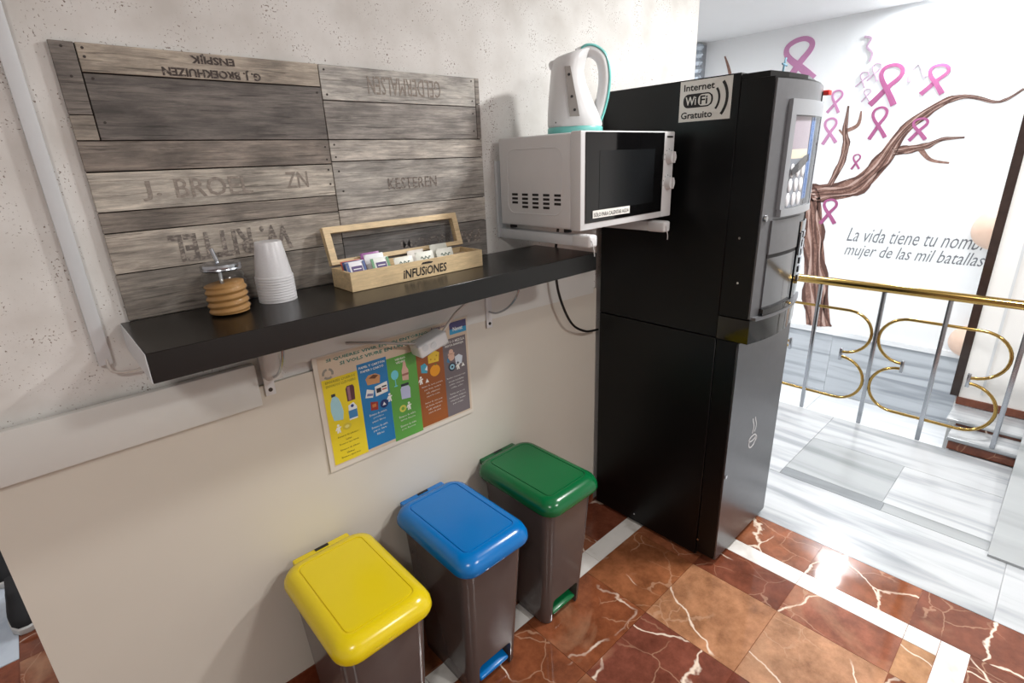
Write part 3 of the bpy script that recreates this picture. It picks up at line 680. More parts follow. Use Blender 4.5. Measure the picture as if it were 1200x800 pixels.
for i in range(8):
    s = ('Restos de carne, pescado', 'pan, fruta, verdura', 'café, infusiones', 'papel de cocina', 'Restes de carn, peix', 'pa, fruita, verdura', 'café, infusions', 'paper de cuina')[i]
    wd = .0034*len(s); pt(s, .860-wd/2, .860+wd/2, .910-.0125*i-(.010 if i > 3 else 0), .007, WT, cols['o'])
pp(circle(.944, 1.004, .009), (214, 176, 156), cols['k']); pp(circle(.944, .985, .013), (214, 176, 156), cols['k']); pp(circle(.934, .996, .004, 8), (214, 176, 156), cols['k']); pp(circle(.954, .996, .004, 8), (214, 176, 156), cols['k'])
pp([(.960, .955), (.985, .952), (.990, .978), (.975, .988), (.958, .982)], (206, 216, 226), cols['k']); pp(circle(.944, .950, .015), (40, 52, 72), cols['k'], lvl=1); pp(circle(.944, .950, .010), (150, 196, 214), cols['k'], lvl=2); pp(circle(.944, .950, .004, 10), (30, 36, 50), cols['k'], lvl=3)
pp([(.924, .972), (.934, .966), (.936, .980), (.928, .986)], (70, 130, 170), cols['k']); man(.969, .934, cols['k']); pp([(.983, .940), (.997, .940), (.990, .954)], (232, 232, 228), cols['k'])
for i in range(8):
    s = ('Residuos domésticos que', 'no son reciclables:', 'pañales, compresas', 'colillas, polvo', 'Residus que no son', 'reciclables: bolquers', 'compreses, burilles', 'pols i restes')[i]
    wd = .0034*len(s); pt(s, .958-wd/2, .958+wd/2, .908-.0125*i-(.010 if i > 3 else 0), .007, WT, cols['k'])

# ------------------------------------------------------------------ pedal bins
def lid_ring(hx, hy, r, z): return rrect(0, 0, hx, hy, r, z, 6)
def make_bin():
    t = bpy.data.objects.new('pedal_bin', None); COL.objects.link(t)
    rings = [rrect(0, .008, .094, .134, .03, 0.0, 6), rrect(0, .008, .097, .136, .03, .006, 6)]
    for k in range(1, 9):
        f = k/8; rings.append(rrect(0, .008-.008*f, .097+.021*f, .136+.034*f, .03+.008*f, .006+.524*f, 6))
    body = loft('body', rings, M_bin, t)
    cut = box('cutter', -.066, .066, -.20, -.070, -.02, .104, None, None, bevel=.012)
    md = body.modifiers.new('cut', 'BOOLEAN'); md.operation = 'DIFFERENCE'; md.object = cut; md.solver = 'EXACT'
    bpy.context.view_layer.update(); dg = bpy.context.evaluated_depsgraph_get()
    me = bpy.data.meshes.new_from_object(body.evaluated_get(dg)); body.modifiers.clear(); body.data = me; me.name = 'body'
    if not me.materials: me.materials.append(M_bin)
    me.set_sharp_from_angle(angle=math.radians(35))
    bpy.data.objects.remove(cut)
    return t
bin0 = make_bin()
def bin_(x, y, rgb, lab, first=False):
    t = copy_tree(bin0)
    t.location = (x, y, 0); tag(t, lab, 'bin', 'pedal bins along the wall')
    m = mat('lid plastic %d' % rgb[0], rgb, .22, var=.03, scale=9)
    R = [lid_ring(.124, 0.1810, .045, 0.5180), lid_ring(.132, 0.1930, .05, 0.5160), lid_ring(.1345, 0.1955, .052, 0.5230), lid_ring(.133, 0.1940, .052, 0.5380), lid_ring(.125, 0.1860, .05, 0.5550), lid_ring(.111, 0.1700, .042, 0.5650), lid_ring(.102, 0.1590, .035, 0.5675),
         lid_ring(.096, 0.1530, .020, 0.5680), lid_ring(.095, 0.1520, .019, 0.5678), lid_ring(.094, 0.1510, .018, 0.5655), lid_ring(.092, 0.1490, .018, 0.5655), lid_ring(.091, 0.1480, .018, 0.5680), lid_ring(.090, 0.1470, .018, 0.5682), lid_ring(.084, 0.1410, .014, 0.5682)]
    lid = loft('lid', R, m, t, angle=50)
    box('hinge', -.085, .085, .176, .220, .524, .546, m, t, bevel=.006, local=True)
    box('hinge_slot', -.02, .02, .204, .214, .546, .5475, M_dark, t, local=True)
    bm = bmesh.new(); bm_box(bm, -.060, .060, -.030, .02, -.009, .009, .006, 3)
    bmesh.ops.rotate(bm, verts=bm.verts, cent=(0, 0, 0), matrix=Matrix.Rotation(math.radians(14), 3, 'X')); bmesh.ops.translate(bm, verts=bm.verts, vec=(0, -.100, .040))
    obm('pedal', bm, m, t, local=True, smooth=True, angle=.7)
    return t
bin_(.409, -.251, (222, 198, 20), 'grey pedal bin with a yellow lid', True)
bin_(.770, -.240, (0, 110, 184), 'grey pedal bin with a blue lid and pedal')
bin_(1.122, -.228, (8, 96, 52), 'grey pedal bin with a green lid and pedal nearest the vending machine')
for ch in list(bin0.children): bpy.data.objects.remove(ch)
bpy.data.objects.remove(bin0)

# ------------------------------------------------------------------ vending machine
vm = thing('vending_machine', 'tall black coffee vending machine with a grey front', 'vending machine', (1.96, -.33, 0))
MXL, MXR = 1.724, 2.20
def yf(x, base=0.0):
    t = (x-MXL)/(MXR-MXL); return -.655 - .1256*t + .1556*t*t + base
box('cabinet', MXL, MXR, -.5535, -.03, .012, .970, M_mach, vm, bevel=.002, seg=1)
box('cabinet', MXL, MXR, -.5535, -.03, .973, 1.828, M_mach, vm, bevel=.002, seg=1)
for x in (MXL+.05, MXR-.05):
    for y in (-.5, -.08): lathe('foot', [(.018, 0), (.018, .012)], M_dark, vm, n=12, local=False, centre=(x, y))
def front(name, x0, x1, z0, z1, off, depth, m, n=10, parent=vm, back=None, bev=0.0):
    """a piece of the bowed front: from the curve (moved out by off) back by depth (or to plane y=back)"""
    bm = bmesh.new(); A = []
    for i in range(n+1):
        x = x0+(x1-x0)*i/n; y = yf(x)-off; yb = back if back is not None else y+depth
        A.append([bm.verts.new(p) for p in ((x, y, z0), (x, y, z1), (x, yb, z1), (x, yb, z0))])
    for a, b in zip(A, A[1:]):
        for k in range(4): bm.faces.new((a[k], a[(k+1) % 4], b[(k+1) % 4], b[k]))
    bm.faces.new(A[0][::-1]); bm.faces.new(A[-1])
    return obm(name, bm, m, parent, smooth=True, angle=math.radians(30))
up_ = front('upper_door', MXL, MXR, 1.058, 1.806, 0, 0, M_mach, back=-.5555)
prism('door_top', [(MXL, -.5555), (MXL, -.640), (MXL+.1, -.655), (MXL+.24, -.66), (MXR, -.61), (MXR, -.5555)][::-1], (0, 0, 1.8065), (1, 0, 0), (0, 1, 0), .016, M_mach, vm)
front('front_panel', MXL+.004, MXR-.003, 1.30, 1.80, .006, .006, M_machgrey)
front('front_panel', MXL+.004, MXR-.003, 1.06, 1.30, .0058, .0058, M_machgrey)
band = front('band', MXL-.003, MXR+.002, .972, 1.055, .012, 0, M_gloss, back=-.5555)
front('band_lip', MXL+.01, MXR-.01, 1.055, 1.066, .022, .022, M_machgrey)
box('lower_door', MXL+.0005, MXR-.002, -.632, -.5555, .03, .969, M_mach, vm, bevel=.002, seg=1)
box('lower_panel', MXL+.004, MXR-.003, -.637, -.6322, .03, .966, mat('dark satin metal', (112, 112, 115), .33, metal=.85, var=.06), vm)
# window on the upper door
wf = front('window_frame', 1.795, 2.085, 1.70, 1.745, .018, .016, M_silver); front('frame_rail', 1.80, 2.085, 1.395, 1.418, .020, .016, M_silver, parent=wf)
front('frame_stile', 1.795, 1.822, 1.418, 1.70, .018, .016, M_silver, n=3, parent=wf); front('frame_stile', 2.066, 2.085, 1.418, 1.70, .018, .016, M_silver, n=3, parent=wf)
wd_ = front('display', 1.822, 2.066, 1.418, 1.70, .0075, .0015, mat('display navy', (24, 30, 44), .3))
front('display_picture', 1.826, 1.965, 1.60, 1.697, .009, .001, mat('display mauve', (150, 142, 152), .4), parent=wd_)
front('display_picture', 1.826, 1.965, 1.572, 1.60, .0092, .001, mat('display cream', (206, 198, 178), .4), parent=wd_)
front('display_picture', 1.826, 1.965, 1.42, 1.572, .0092, .001, mat('display grey', (120, 126, 136), .4), parent=wd_)
front('display_picture', 1.972, 2.02, 1.44, 1.697, .0092, .001, mat('display blue', (40, 92, 156), .35), parent=wd_)
M_cupw = mat('printed cup', (214, 214, 218), .35)
for r_ in range(3):
    for c_ in range(3):
        cx = 1.85+.042*c_ + .004*r_; cz = 1.445+.045*r_
        bm = bmesh.new(); bmesh.ops.create_uvsphere(bm, u_segments=10, v_segments=6, radius=1)
        for v in bm.verts: v.co = Vector((cx+v.co.x*.017, yf(cx)-.010+v.co.y*.004, cz+v.co.z*.022))
        obm('display_cup', bm, M_cupw, wd_, smooth=True)
stroke('display_picture', [(1.835, 1.53, .02), (1.88, 1.545, .03), (1.93, 1.565, .03), (1.962, 1.575, .02)], (0, -.695, 0), WX, WZ, .001, mat('display dark', (34, 36, 42), .35), wd_)
front('window_glass', 1.822, 2.066, 1.418, 1.70, .0165, .0008, mat_glass('display glass', rough=.01))
# lower part of the upper door: chute bay, column with coin slot, buttons
front('chute_cover', 1.775, 1.985, 1.275, 1.385, .012, .006, M_machgrey)
bay = front('chute_bay', 1.775, 1.985, 1.09, 1.262, .0105, .005, mat('mirror plastic', (128, 130, 134), .1, metal=.9))
front('chute_shadow', 1.775, 1.985, 1.262, 1.275, .0085, .003, M_dark, parent=bay)
front('chute_tray', 1.77, 1.99, 1.068, 1.09, .02, .016, M_gloss, parent=bay)
colm = front('coin_column', 2.0, 2.10, 1.085, 1.36, .014, .009, M_gloss)
for k in range(6): front('button', 2.05, 2.09, 1.30-.032*k, 1.322-.032*k, .018, .005, M_steel, n=3, parent=colm)
front('coin_slot', 2.012, 2.034, 1.24, 1.32, .017, .004, M_steel, n=2, parent=colm)
front('edge_strip', 2.096, 2.104, 1.07, 1.78, .009, .004, M_dark, n=2)
# lock, red tag, bow, screws
lk = lathe('lock', [(.011, 0), (.011, .006), (.007, .008)], M_chrome, vm, n=16, local=True)
lk.location = (1.745-1.96, yf(1.745)-.006+.33, 1.395); lk.rotation_euler = (PI/2, 0, 0)
bm = bmesh.new(); bm_box(bm, 2.135, 2.165, yf(2.15)-.030, yf(2.15)-.006, 1.772, 1.788, .003); obm('red_tab', bm, M_red, vm, smooth=True, angle=.7)
tube('tie', [(1.81, -.64, 1.8235), (1.812, -.642, 1.85), (1.822, -.64, 1.862)], .003, mat('blue tie', (110, 150, 170), .5), vm, n=6); tube('tie', [(1.80, -.64, 1.845), (1.83, -.642, 1.842)], .003, mat('blue tie', (110, 150, 170), .5), vm, n=6)
for z, y in ((.09, -.56), (.05, -.25), (1.33, -.60), (1.18, -.61)):
    prism('screw', circle(-y, z, .004, 10), (MXL-.0002, 0, 0), MX_, WZ, .0015, M_chrome, vm)
prism('screw', circle(1.738, .045, .005, 10), (0, -.637, 0), WX, WZ, .0015, M_chrome, vm); prism('screw', circle(1.74, .42, .008, 12), (0, -.637, 0), WX, WZ, .004, M_chrome, vm)
# coffee cup mark on the lower door
ML = mat('silver print', (196, 196, 198), .4)
O_ = (0, -.6371, 0)
stroke('cup_mark', [(1.955+.030*math.cos(a), .485+.026*math.sin(a), .006) for a in [math.radians(q) for q in range(150, 400, 18)]], O_, WX, WZ, .0006, ML, vm)
stroke('cup_mark', [(1.955+.032*math.cos(math.radians(q)), .50+.012*math.sin(math.radians(q)), .005) for q in range(0, 361, 24)], O_, WX, WZ, .0006, ML, vm)
stroke('cup_mark', [(1.983+.014*math.cos(math.radians(q)), .488+.012*math.sin(math.radians(q)), .005) for q in range(-90, 100, 24)], O_, WX, WZ, .0006, ML, vm)
for dx in (0, .022): stroke('cup_mark', [(1.945+dx+.010*math.sin(q*.9), .525+.014*q, .006) for q in range(0, 6)], O_, WX, WZ, .0006, ML, vm)
# wifi sticker on the machine's side
wifi = prism('wifi_sticker', rect(.349, .528, 1.700, 1.824), (MXL-.0004, 0, 0), MX_, WZ, .0006, mat('sticker white', (222, 220, 214), .5)); tag(wifi, 'white free wifi sticker on the side of the vending machine', 'sticker')
OS = (MXL-.0012, 0, 0)
def stx(s, u0, u1, v0, h, m, bold=.02, up_=0): text('sticker_print', s, (MXL-.0012-.0003*up_, -u0, v0), MX_, WZ, u1-u0, h, m, wifi, thick=.0003, bold=bold)
stx('Internet', .363, .470, 1.793, .021, M_ink); stx('Gratuito', .357, .468, 1.709, .021, M_ink)
def pill(u0, u1, v0, v1, r, half=None):
    return [(p[0], p[1]) for p in rrect((u0+u1)/2, (v0+v1)/2, (u1-u0)/2, (v1-v0)/2, r, 0, 5)]
prism('sticker_print', pill(.363, .465, 1.742, 1.784, .018), OS, MX_, WZ, .0003, M_ink, wifi)
prism('sticker_print', pill(.416, .461, 1.746, 1.780, .014), (OS[0]-.0004, 0, 0), MX_, WZ, .0003, mat('sticker white', (222, 220, 214), .5), wifi)
stx('Wi', .371, .409, 1.750, .026, mat('sticker white', (222, 220, 214), .5), up_=2); stx('Fi', .423, .449, 1.750, .026, M_ink, up_=2)
for r_, wd, a in ((.022, .004, 42), (.045, .007, 40), (.071, .009, 40)):
    stroke('sticker_print', [(.443+r_*math.cos(math.radians(q)), 1.763+r_*math.sin(math.radians(q))*1.05, wd) for q in range(-a, a+1, 8)], OS, MX_, WZ, .0003, M_ink, wifi)

# ------------------------------------------------------------------ microwave on wall arms
for x, lab in ((1.205, 'pale grey wall arm holding the near end of the microwave'), (1.60, 'pale grey wall arm under the control end of the microwave')):
    a = thing('microwave_bracket', lab, 'bracket', (x, -.02, 1.36), 'wall arms under the microwave')
    box('wall_plate', x-.020, x+.014, -.012, -.0004, 1.352, 1.60, M_offpl, a, bevel=.003)
    box('arm', x-.016, x+.016, -.345, -.012, 1.352, 1.384, M_offpl, a, bevel=.004)
    box('arm_end', x-.019, x+.019, -.405, -.335, 1.350, 1.387, M_whitepl, a, bevel=.008, seg=3)
    tube('tie', [(x-.01, -.385, 1.388), (x-.012, -.408, 1.37), (x-.004, -.41, 1.34), (x+.004, -.405, 1.325)], .0016, M_whitepl, a, n=6)
mw = thing('microwave', 'white microwave oven with a dark glass door on wall arms', 'microwave', (1.42, -.2, 1.388))
body = box('casing', 1.182, 1.655, -.335, -.03, 1.40, 1.668, M_whitepl, mw, bevel=.006, seg=3)
for x in (1.21, 1.62):
    for y in (-.30, -.06): lathe('foot', [(.012, 1.3875), (.012, 1.401)], M_dark, mw, n=12, local=False, centre=(x, y))
# embossed side panel and vents
rp = [(p[0], p[1]) for p in rrect(.185, 1.535, .118, .098, .03, 0, 5)]; ri = [(p[0], p[1]) for p in rrect(.185, 1.535, .1145, .0945, .027, 0, 5)]
bm = bmesh.new(); n = len(rp)
vo = [bm.verts.new((1.1819, -u, v)) for u, v in rp]; vm_ = [bm.verts.new((1.1795, -(a[0]+b[0])/2, (a[1]+b[1])/2)) for a, b in zip(rp, ri)]; vi = [bm.verts.new((1.1819, -u, v)) for u, v in ri]
for A, B in ((vo, vm_), (vm_, vi)):
    for k in range(n): bm.faces.new((A[k], A[(k+1) % n], B[(k+1) % n], B[k]))
obm('side_emboss', bm, M_whitepl, mw, smooth=True)
for c_ in range(5):
    for r_ in range(4):
        if c_ in (0, 4) and r_ == 3: continue
        u = .088 + .046*c_; z = 1.497 - .0125*r_
        bm = bmesh.new(); bm_box(bm, 1.1812, 1.1822, -u-.026, -u, z-.0035, z+.0035); obm('vent_slot', bm, M_dark, mw)
df = box('door_frame', 1.181, 1.603, -.374, -.3355, 1.398, 1.671, M_whitepl, mw, bevel=.004)
box('door_glass', 1.200, 1.600, -.3765, -.3742, 1.418, 1.667, M_gloss, mw, bevel=.001, seg=1)
box('window_mesh', 1.262, 1.545, -.3772, -.3766, 1.452, 1.618, mat('door mesh', (20, 22, 24), .25, var=.3, scale=300), mw)
box('control_panel', 1.6035, 1.665, -.374, -.3355, 1.398, 1.671, M_whitepl, mw, bevel=.004)
for z in (1.59, 1.508):
    bm = bmesh.new(); bmesh.ops.create_cone(bm, cap_ends=True, segments=24, radius1=.021, radius2=.018, depth=.018); bmesh.ops.rotate(bm, verts=bm.verts, cent=(0, 0, 0), matrix=Matrix.Rotation(PI/2, 3, 'X')); bmesh.ops.translate(bm, verts=bm.verts, vec=(1.634, -.383, z))
    kn = obm('knob', bm, M_whitepl, mw, smooth=True, angle=.6)
    box('knob_grip', 1.631, 1.637, -.3985, -.392, z-.018, z+.018, M_whitepl, kn, bevel=.002)
    for q in range(-3, 4): prism('dial_mark', rect(1.634+.026*math.sin(q*.6)-.0015, 1.634+.026*math.sin(q*.6)+.0015, z+.026*math.cos(q*.6)-.0015, z+.026*math.cos(q*.6)+.0015), (0, -.374, 0), WX, WZ, .0003, M_ink, mw)
box('logo', 1.617, 1.652, -.3746, -.374, 1.651, 1.657, M_ink, mw)
lab_ = box('notice', 1.232, 1.415, -.3785, -.3774, 1.430, 1.452, M_paper); tag(lab_, 'paper strip notice stuck on the microwave door', 'sticker')
text('print', 'SÓLO PARA CALENTAR AGUA', (1.237, -.3786, 1.4335), WX, WZ, .173, .015, M_ink, lab_, bold=.01)

# ------------------------------------------------------------------ kettle
kt = thing('electric_kettle', 'white electric kettle with turquoise trim on top of the microwave', 'kettle', (1.365, -.195, 1.6685), rz=math.radians(-42))
def kring(L_, R_, ry, z, slope=0.0, n=36):
    c = (L_+R_)/2; a = (R_-L_)/2; out = []
    for k in range(n):
        t = 2*PI*k/n; x = c+a*math.cos(t); out.append((x, ry*math.sin(t), z+slope*(x-c)))
    return out
loft('base', [kring(-.084, .084, .084, .0), kring(-.087, .087, .086, .004), kring(-.087, .087, .086, .020), kring(-.085, .085, .084, .023)], M_teal, kt)
loft('body', [kring(-.084, .084, .083, .0232), kring(-.087, .086, .085, .03), kring(-.086, .072, .083, .065), kring(-.083, .052, .079, .105), kring(-.079, .034, .074, .145), kring(-.075, .026, .070, .18),
              kring(-.073, .032, .067, .205, .10), kring(-.070, .040, .062, .222, .2), kring(-.060, .046, .050, .231, .22), kring(-.02, .03, .02, .237, .22)], M_whitepl, kt, angle=70)
hp = spline([(.005, 0, .228), (.045, 0, .237), (.078, 0, .216), (.090, 0, .17), (.087, 0, .12), (.077, 0, .075), (.068, 0, .046)], 6)
tube('handle', hp, [.018]*len(hp), M_whitepl, kt, n=14, rb=.021, local=True, upv=(1, 0, 1))
hp2 = spline([(.016, 0, .240), (.034, 0, .250), (.062, 0, .246), (.091, 0, .222), (.104, 0, .172), (.101, 0, .118), (.090, 0, .071), (.078, 0, .038)], 6)
tube('handle_trim', hp2, [.007]*len(hp2), M_teal, kt, n=12, rb=.019, local=True, upv=(1, 0, 1))
loft('spout', [kring(-.078, -.052, .016, .190), kring(-.082, -.052, .020, .205), kring(-.078, -.05, .018, .214, .2)], M_whitepl, kt, angle=70)
gz = [(.05, .083, .015), (.09, .0805, .0135), (.13, .077, .011), (.17, .0728, .009), (.188, .071, .008)]
bm = bmesh.new(); A = []
for z, ry, hw in gz:
    A.append([bm.verts.new((-.012-.02*(z-.05)/.14-hw, -ry-.0012, z)), bm.verts.new((-.012-.02*(z-.05)/.14+hw, -ry-.0012, z)), bm.verts.new((-.012-.02*(z-.05)/.14+hw, -ry+.006, z)), bm.verts.new((-.012-.02*(z-.05)/.14-hw, -ry+.006, z))])
for a, b in zip(A, A[1:]):
    for k in range(4): bm.faces.new((a[k], a[(k+1) % 4], b[(k+1) % 4], b[k]))
bm.faces.new(A[0]); bm.faces.new(A[-1][::-1])
gg = obm('water_gauge', bm, mat('smoky gauge', (150, 146, 142), .25), kt, local=True)
for z, x, y in ((.068, -.012, -.0838), (.105, -.02, -.081), (.165, -.028, -.0755)): prism('gauge_mark', circle(x, z, .004, 10), (0, y, 0), WX, WZ, .0014, M_dark, gg, local=True)
prism('logo', rect(-.068, -.050, .034, .038), (0, -.0555, 0), WX, WZ, .0012, M_ink, kt, local=True)

# ------------------------------------------------------------------ sugar jar
SZ = 1.3048
jar = thing('sugar_jar', 'ribbed glass sugar jar with a steel pouring lid', 'jar', (.292, -.115, SZ))
def ribbed(r0, amp, z0, z1, p, n=40, steps=60, sq=.0):
    R = []
    for i in range(steps+1):
        z = z0+(z1-z0)*i/steps; ring = []
        fade = min(1, (z-z0)/.006, (z1-z)/.006 if z1 > .08 else 1)
        for k in range(n):
            t = 2*PI*k/n
            rr = r0 + amp*max(0, fade)*math.cos(2*PI*(z/p - k/n))
            ring.append((rr*math.cos(t), rr*math.sin(t), z))
        R.append(ring)
    return R
rg = ribbed(.0420, .0022, .004, .084, .0142)
rg = [[(x*.80, y*.80, 0.0) for x, y, z in rg[0]]] + rg + [[(x*f, y*f, z2) for x, y, z in rg[-1]] for f, z2 in ((.97, .089), (.86, .094), (.84, .097))]
loft('glass', rg, mat_glass('jar glass', (.93, .94, .93, 1)), jar, angle=180)
sg = ribbed(.0400, .0019, .0045, .070, .0142)
def slope_top(r): return [(x, y, z + .10*x) for x, y, z in r]
loft('sugar', sg[:-8] + [slope_top([(x*.99, y*.99, .0665) for x, y, z in sg[-8]])], mat('brown sugar', (168, 124, 70), .6, var=.25, scale=500, bump=.3), jar, angle=180)
lathe('lid', [(.037, .0965), (.0395, .0965), (.0405, .099), (.0395, .102), (.0405, .105), (.0395, .110), (.035, .1125), (.012, .1145), (.001, .1148)], M_steel, jar, n=36)
tube('spout', [(-.004, .002, .06), (-.004, .002, .112), (-.010, .006, .142)], .0042, M_steel, jar, n=12, local=True)

# ------------------------------------------------------------------ cup stack
M_cup = mat_cup()
me_cup = None
cpx, cpy = .408, -.082
for k in range(10):
    z = SZ + .0062*k
    prof = [(.0425, z), (.0432, z+.0012), (.0425, z+.0046), (.0410, z+.0052), (.0295, z+.082), (.0285, z+.0838), (.001, z+.0838)]
    if me_cup is None:
        c0 = lathe('plastic_cup', [(r, a-SZ) for r, a in prof], M_cup, n=32, cap=False); me_cup = c0.data; c0.location = (cpx, cpy, z); c = c0
    else:
        c = bpy.data.objects.new('plastic_cup', me_cup); c.location = (cpx, cpy, z); COL.objects.link(c)
    nth = ('lowest', 'second', 'third', 'fourth', 'fifth', 'sixth', 'seventh', 'eighth', 'ninth')
    tag(c, 'topmost upturned plastic cup of the stack, its whole side showing' if k == 9 else ('lowest upturned plastic cup of the stack, rim resting on the shelf' if k == 0 else '%s upturned plastic cup from the bottom of the stack, only its rim showing' % nth[k]), 'cup', 'stack of plastic cups')

# ------------------------------------------------------------------ infusion box
M_box = mat_wood('pale box wood', 6, 40, .25, .5, .12)
WC = lin((216, 192, 152))
ib = thing('infusion_box', 'open wooden tea box lettered infusiones on the shelf', 'box', (.77, -.11, SZ))
BX0, BX1, BY0, BY1, BZ = .560, .982, -.163, -.058, SZ
def wb(n, *a, parent=ib): return box(n, *a, M_box, parent, bevel=.0008, seg=1, color=WC)
wb('bottom', BX0+.005, BX1-.005, BY0+.005, BY1-.005, BZ+.0003, BZ+.005)
fp = wb('front_board', BX0, BX1, BY0, BY0+.006, BZ+.0002, BZ+.049); wb('back_board', BX0, BX1, BY1-.006, BY1, BZ+.0002, BZ+.049)
wb('end_board', BX0, BX0+.006, BY0+.006, BY1-.006, BZ+.0002, BZ+.049); wb('end_board', BX1-.006, BX1, BY0+.006, BY1-.006, BZ+.0002, BZ+.049)
for k in range(1, 6): wb('divider', BX0+.0703*k-.0015, BX0+.0703*k+.0015, BY0+.006, BY1-.006, BZ+.005, BZ+.042)
text('lettering', 'iNFUSiONES', (.708, BY0-.0002, BZ+.008), WX, WZ, .142, .024, M_ink, fp, shear=.15, bold=.02)
prism('lettering', [(.766, BZ+.038), (.80, BZ+.0375), (.806, BZ+.041), (.792, BZ+.0435), (.772, BZ+.043)], (0, BY0-.0001, 0), WX, WZ, .0004, M_ink, fp)
# lid tilted back against the planks
lid = bpy.data.objects.new('lid', None)
ang = math.radians(17)
def lidbox(n, x0, x1, v0, v1, d0, d1, m, parent):
    bm = bmesh.new(); bm_box(bm, x0, x1, -d1, -d0, v0, v1)
    bmesh.ops.rotate(bm, verts=bm.verts, cent=(0, 0, 0), matrix=Matrix.Rotation(-ang, 3, 'X')); bmesh.ops.translate(bm, verts=bm.verts, vec=(0, -.050, BZ+.052))
    o = obm(n, bm, m, parent); o.color = WC; return o
lf = lidbox('lid_frame', BX0, BX1+.004, .082, .098, 0, .018, M_box, ib)
lidbox('frame_rail', BX0, BX1+.004, 0, .012, 0, .018, M_box, lf); lidbox('frame_stile', BX0, BX0+.018, .012, .082, 0, .018, M_box, lf); lidbox('frame_stile', BX1-.014, BX1+.004, .012, .082, 0, .018, M_box, lf)
lidbox('lid_glass', BX0+.018, BX1-.014, .012, .082, .006, .008, mat_glass('lid glass', (.95, .96, .97, 1), 1.5), ib)
# tea sachets
def sachet(x, y, z, wd, h, tilt, rz, rgb, lab, pic, edge=None):
    m = mat('sachet %d %d %d' % rgb, rgb, .4, var=.04, scale=80)
    t = thing('tea_sachet', lab, 'tea bag', (x, y, z), 'tea sachets in the wooden box', rz)
    nx, nz = 8, 8; V = []; F = []
    for s in (-1, 1):
        for i in range(nz+1):
            for j in range(nx+1):
                u = -1+2*j/nx; v = i/nz; b = .0035*(1-u**4)*(1-(2*v-1)**4)
                V.append((u*wd/2, s*b, v*h))
    q = (nx+1)*(nz+1)
    for i in range(nz):
        for j in range(nx):
            a = i*(nx+1)+j; F.append((a, a+1, a+nx+2, a+nx+1)); F.append((q+a, q+a+nx+1, q+a+nx+2, q+a+1))
    o = obj('packet', V, F, m, t, local=True, smooth=True); o.rotation_euler = (tilt, 0, 0)
    def add(n, poly, rgb2, d=.0004):
        pr_ = prism(n, poly, (0, -.0034, 0), WX, WZ, d, mat('sachet print %d %d %d' % rgb2, rgb2, .45), o, local=True)
    if pic == 'purple':
        add('print', rect(-.014, .016, h*.58, h*.80), (74, 52, 110)); add('print', rect(-.010, .012, h*.66, h*.70), (226, 224, 232), .0007); add('print', rect(-.022, .022, h*.42, h*.46), (160, 150, 190))
    if pic == 'script':
        stroke('print', [(-.016+.004*k, h*.70+.004*math.sin(k*1.9), .0030) for k in range(9)], (0, -.0034, 0), WX, WZ, .0005, mat('sachet print 70 96 80', (70, 96, 80), .45), o, local=True)
        add('print', rect(-.018, .018, h*.56, h*.585), (120, 140, 120))
    if edge:
        for s in (-1, 1): add('edge_print', rect(min(s*wd/2*.98, s*wd/2*.72), max(s*wd/2*.98, s*wd/2*.72), h*.1, h*.97), edge)
    return t
ZB = BZ+.0055
T1 = math.radians(-20)
sachet(.597, -.118, ZB, .056, .066, T1, .03, (216, 108, 84), 'orange tea sachet at the left end of the tea box', None)
sachet(.5975, -.128, ZB, .057, .066, T1, .03, (52, 78, 128), 'navy tea sachet behind the first white one', None)
sachet(.598, -.140, ZB, .054, .066, T1, .06, (222, 222, 228), 'white sachet with purple label and navy edges, leftmost in the tea box', 'purple', (60, 84, 140))
sachet(.666, -.098, ZB, .058, .076, T1, .05, (150, 84, 150), 'violet tea sachet behind the white and green one', None)
sachet(.6655, -.118, ZB, .058, .074, T1, .04, (226, 228, 232), 'tall plain white tea sachet behind the green edged one', None)
sachet(.667, -.140, ZB, .054, .066, T1, .04, (222, 226, 222), 'white sachet with purple label and green edges in the tea box', 'purple', (96, 150, 110))
sachet(.736, -.142, ZB, .060, .058, T1, .02, (224, 226, 216), 'leftmost white sachet with green script, beside the green edged one', 'script')
sachet(.806, -.140, ZB, .060, .062, T1, .0, (222, 224, 214), 'middle white sachet with green script in the tea box', 'script')
sachet(.8065, -.095, ZB, .056, .062, T1, .03, (226, 222, 214), 'plain cream sachet behind the middle of the tea box', None)
sachet(.8765, -.112, ZB, .060, .072, T1, .0, (224, 226, 216), 'taller white sachet with green script at the back of the tea box', 'script')
sachet(.876, -.138, ZB, .058, .062, T1, .0, (224, 226, 216), 'rightmost white sachet with green script in the tea box', 'script')
sachet(.945, -.125, ZB, .056, .050, math.radians(-50), .0, (176, 158, 136), 'brown sachet lying low in the right end of the tea box', None)

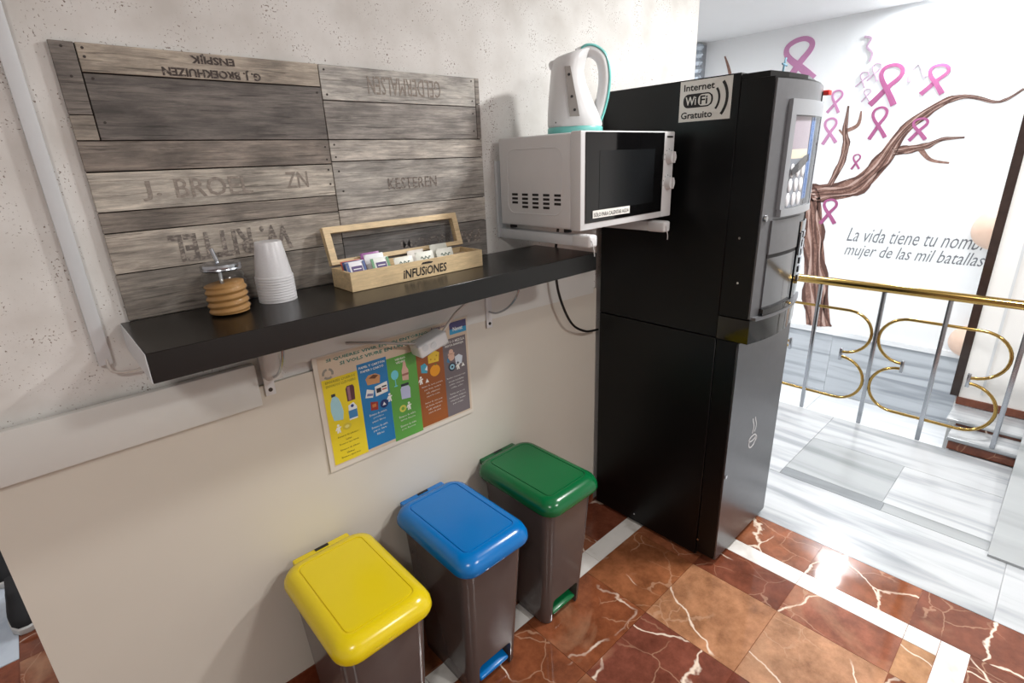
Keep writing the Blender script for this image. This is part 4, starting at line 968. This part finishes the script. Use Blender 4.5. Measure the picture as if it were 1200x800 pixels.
# ------------------------------------------------------------------ railing
rail = thing('brass_railing', 'stair railing with brass handrail, steel posts and brass scrolls', 'railing', (3.45, -.6, 0))
tube('handrail', [(3.45, 1.2, .846), (3.45, -2.3, .846)], .024, M_brass, rail, n=16)
POST = [.285, -.045, -.363, -.688, -.982, -1.292]
for i, y in enumerate(POST):
    z0 = .0742 if y < -1.2 else .0005
    box('post', 3.441, 3.459, y-.011, y+.011, z0, .832, M_steel, rail, bevel=.003)
    box('post_foot', 3.436, 3.464, y-.015, y+.015, z0, z0+.012, M_steel, rail, bevel=.002) if False else None
def scroll(yc):
    """one closed scroll two bays wide: straight top and bottom bars, bowed ends curling in to two clips"""
    s = 0.29
    half = [Vector((0, 0, .69))] + [Vector((0, .150+.132*math.sin(math.radians(q)), .560+.130*math.cos(math.radians(q)))) for q in range(0, 181, 12)]
    low = [Vector((0, .150+.132*math.sin(math.radians(q)), .266+.134*math.cos(math.radians(q)))) for q in range(0, 181, 12)] + [Vector((0, 0, .132))]
    for sg_ in (1, -1):
        tube('scroll', [(3.45, yc+sg_*p.y, p.z) for p in half], .0085, M_brass, rail, n=10)
        tube('scroll', [(3.45, yc+sg_*p.y, p.z) for p in low], .0085, M_brass, rail, n=10)
        box('clip', 3.44, 3.46, yc+sg_*.145-.008, yc+sg_*.145+.008, .378, .452, M_steel, rail, bevel=.002)
scroll(-.985); scroll(-.385); scroll(.215)

# ------------------------------------------------------------------ shoes beyond the wall's open end
M_shoe = mat('black suede', (26, 26, 28), .8, var=.2); M_sole = mat('white rubber', (206, 206, 204), .6)
def shoe(x, y, lab, rz):
    t = thing('sneaker', lab, 'shoe', (x, y, .0), 'black sneakers in the passage', rz)
    def out(s, z, sh=0): 
        pts = [(0, -.14), (.028, -.132), (.044, -.10), (.047, -.05), (.040, .02), (.036, .08), (.030, .125), (0, .138)]
        full = pts + [(-a, b) for a, b in pts[-2:0:-1]]
        return [(a*s, b*s+sh, z) for a, b in full]
    loft('sole', [out(1.0, .0), out(1.03, .006), out(1.03, .024), out(.98, .028)], M_sole, t)
    up = [out(.97, .0282), out(.96, .045)]
    for z, s, sh in ((.06, .88, .012), (.075, .72, .034), (.09, .60, .052), (.105, .55, .058)): up.append([(a, b, z) for a, b, _ in out(s, z, sh)])
    u = loft('upper', up, M_shoe, t, angle=70)
    for k in range(4): tube('lace', [(-.018, -.05+.024*k, .066+.009*k), (0, -.052+.024*k, .074+.009*k), (.018, -.05+.024*k, .066+.009*k)], .003, M_dark, u, n=6, local=True)
shoe(-.372, 1.13, 'black sneaker with a white sole nearest the end of the cream wall', .12)
shoe(-.425, 1.50, 'black sneaker with a white sole farther along the passage', .12)
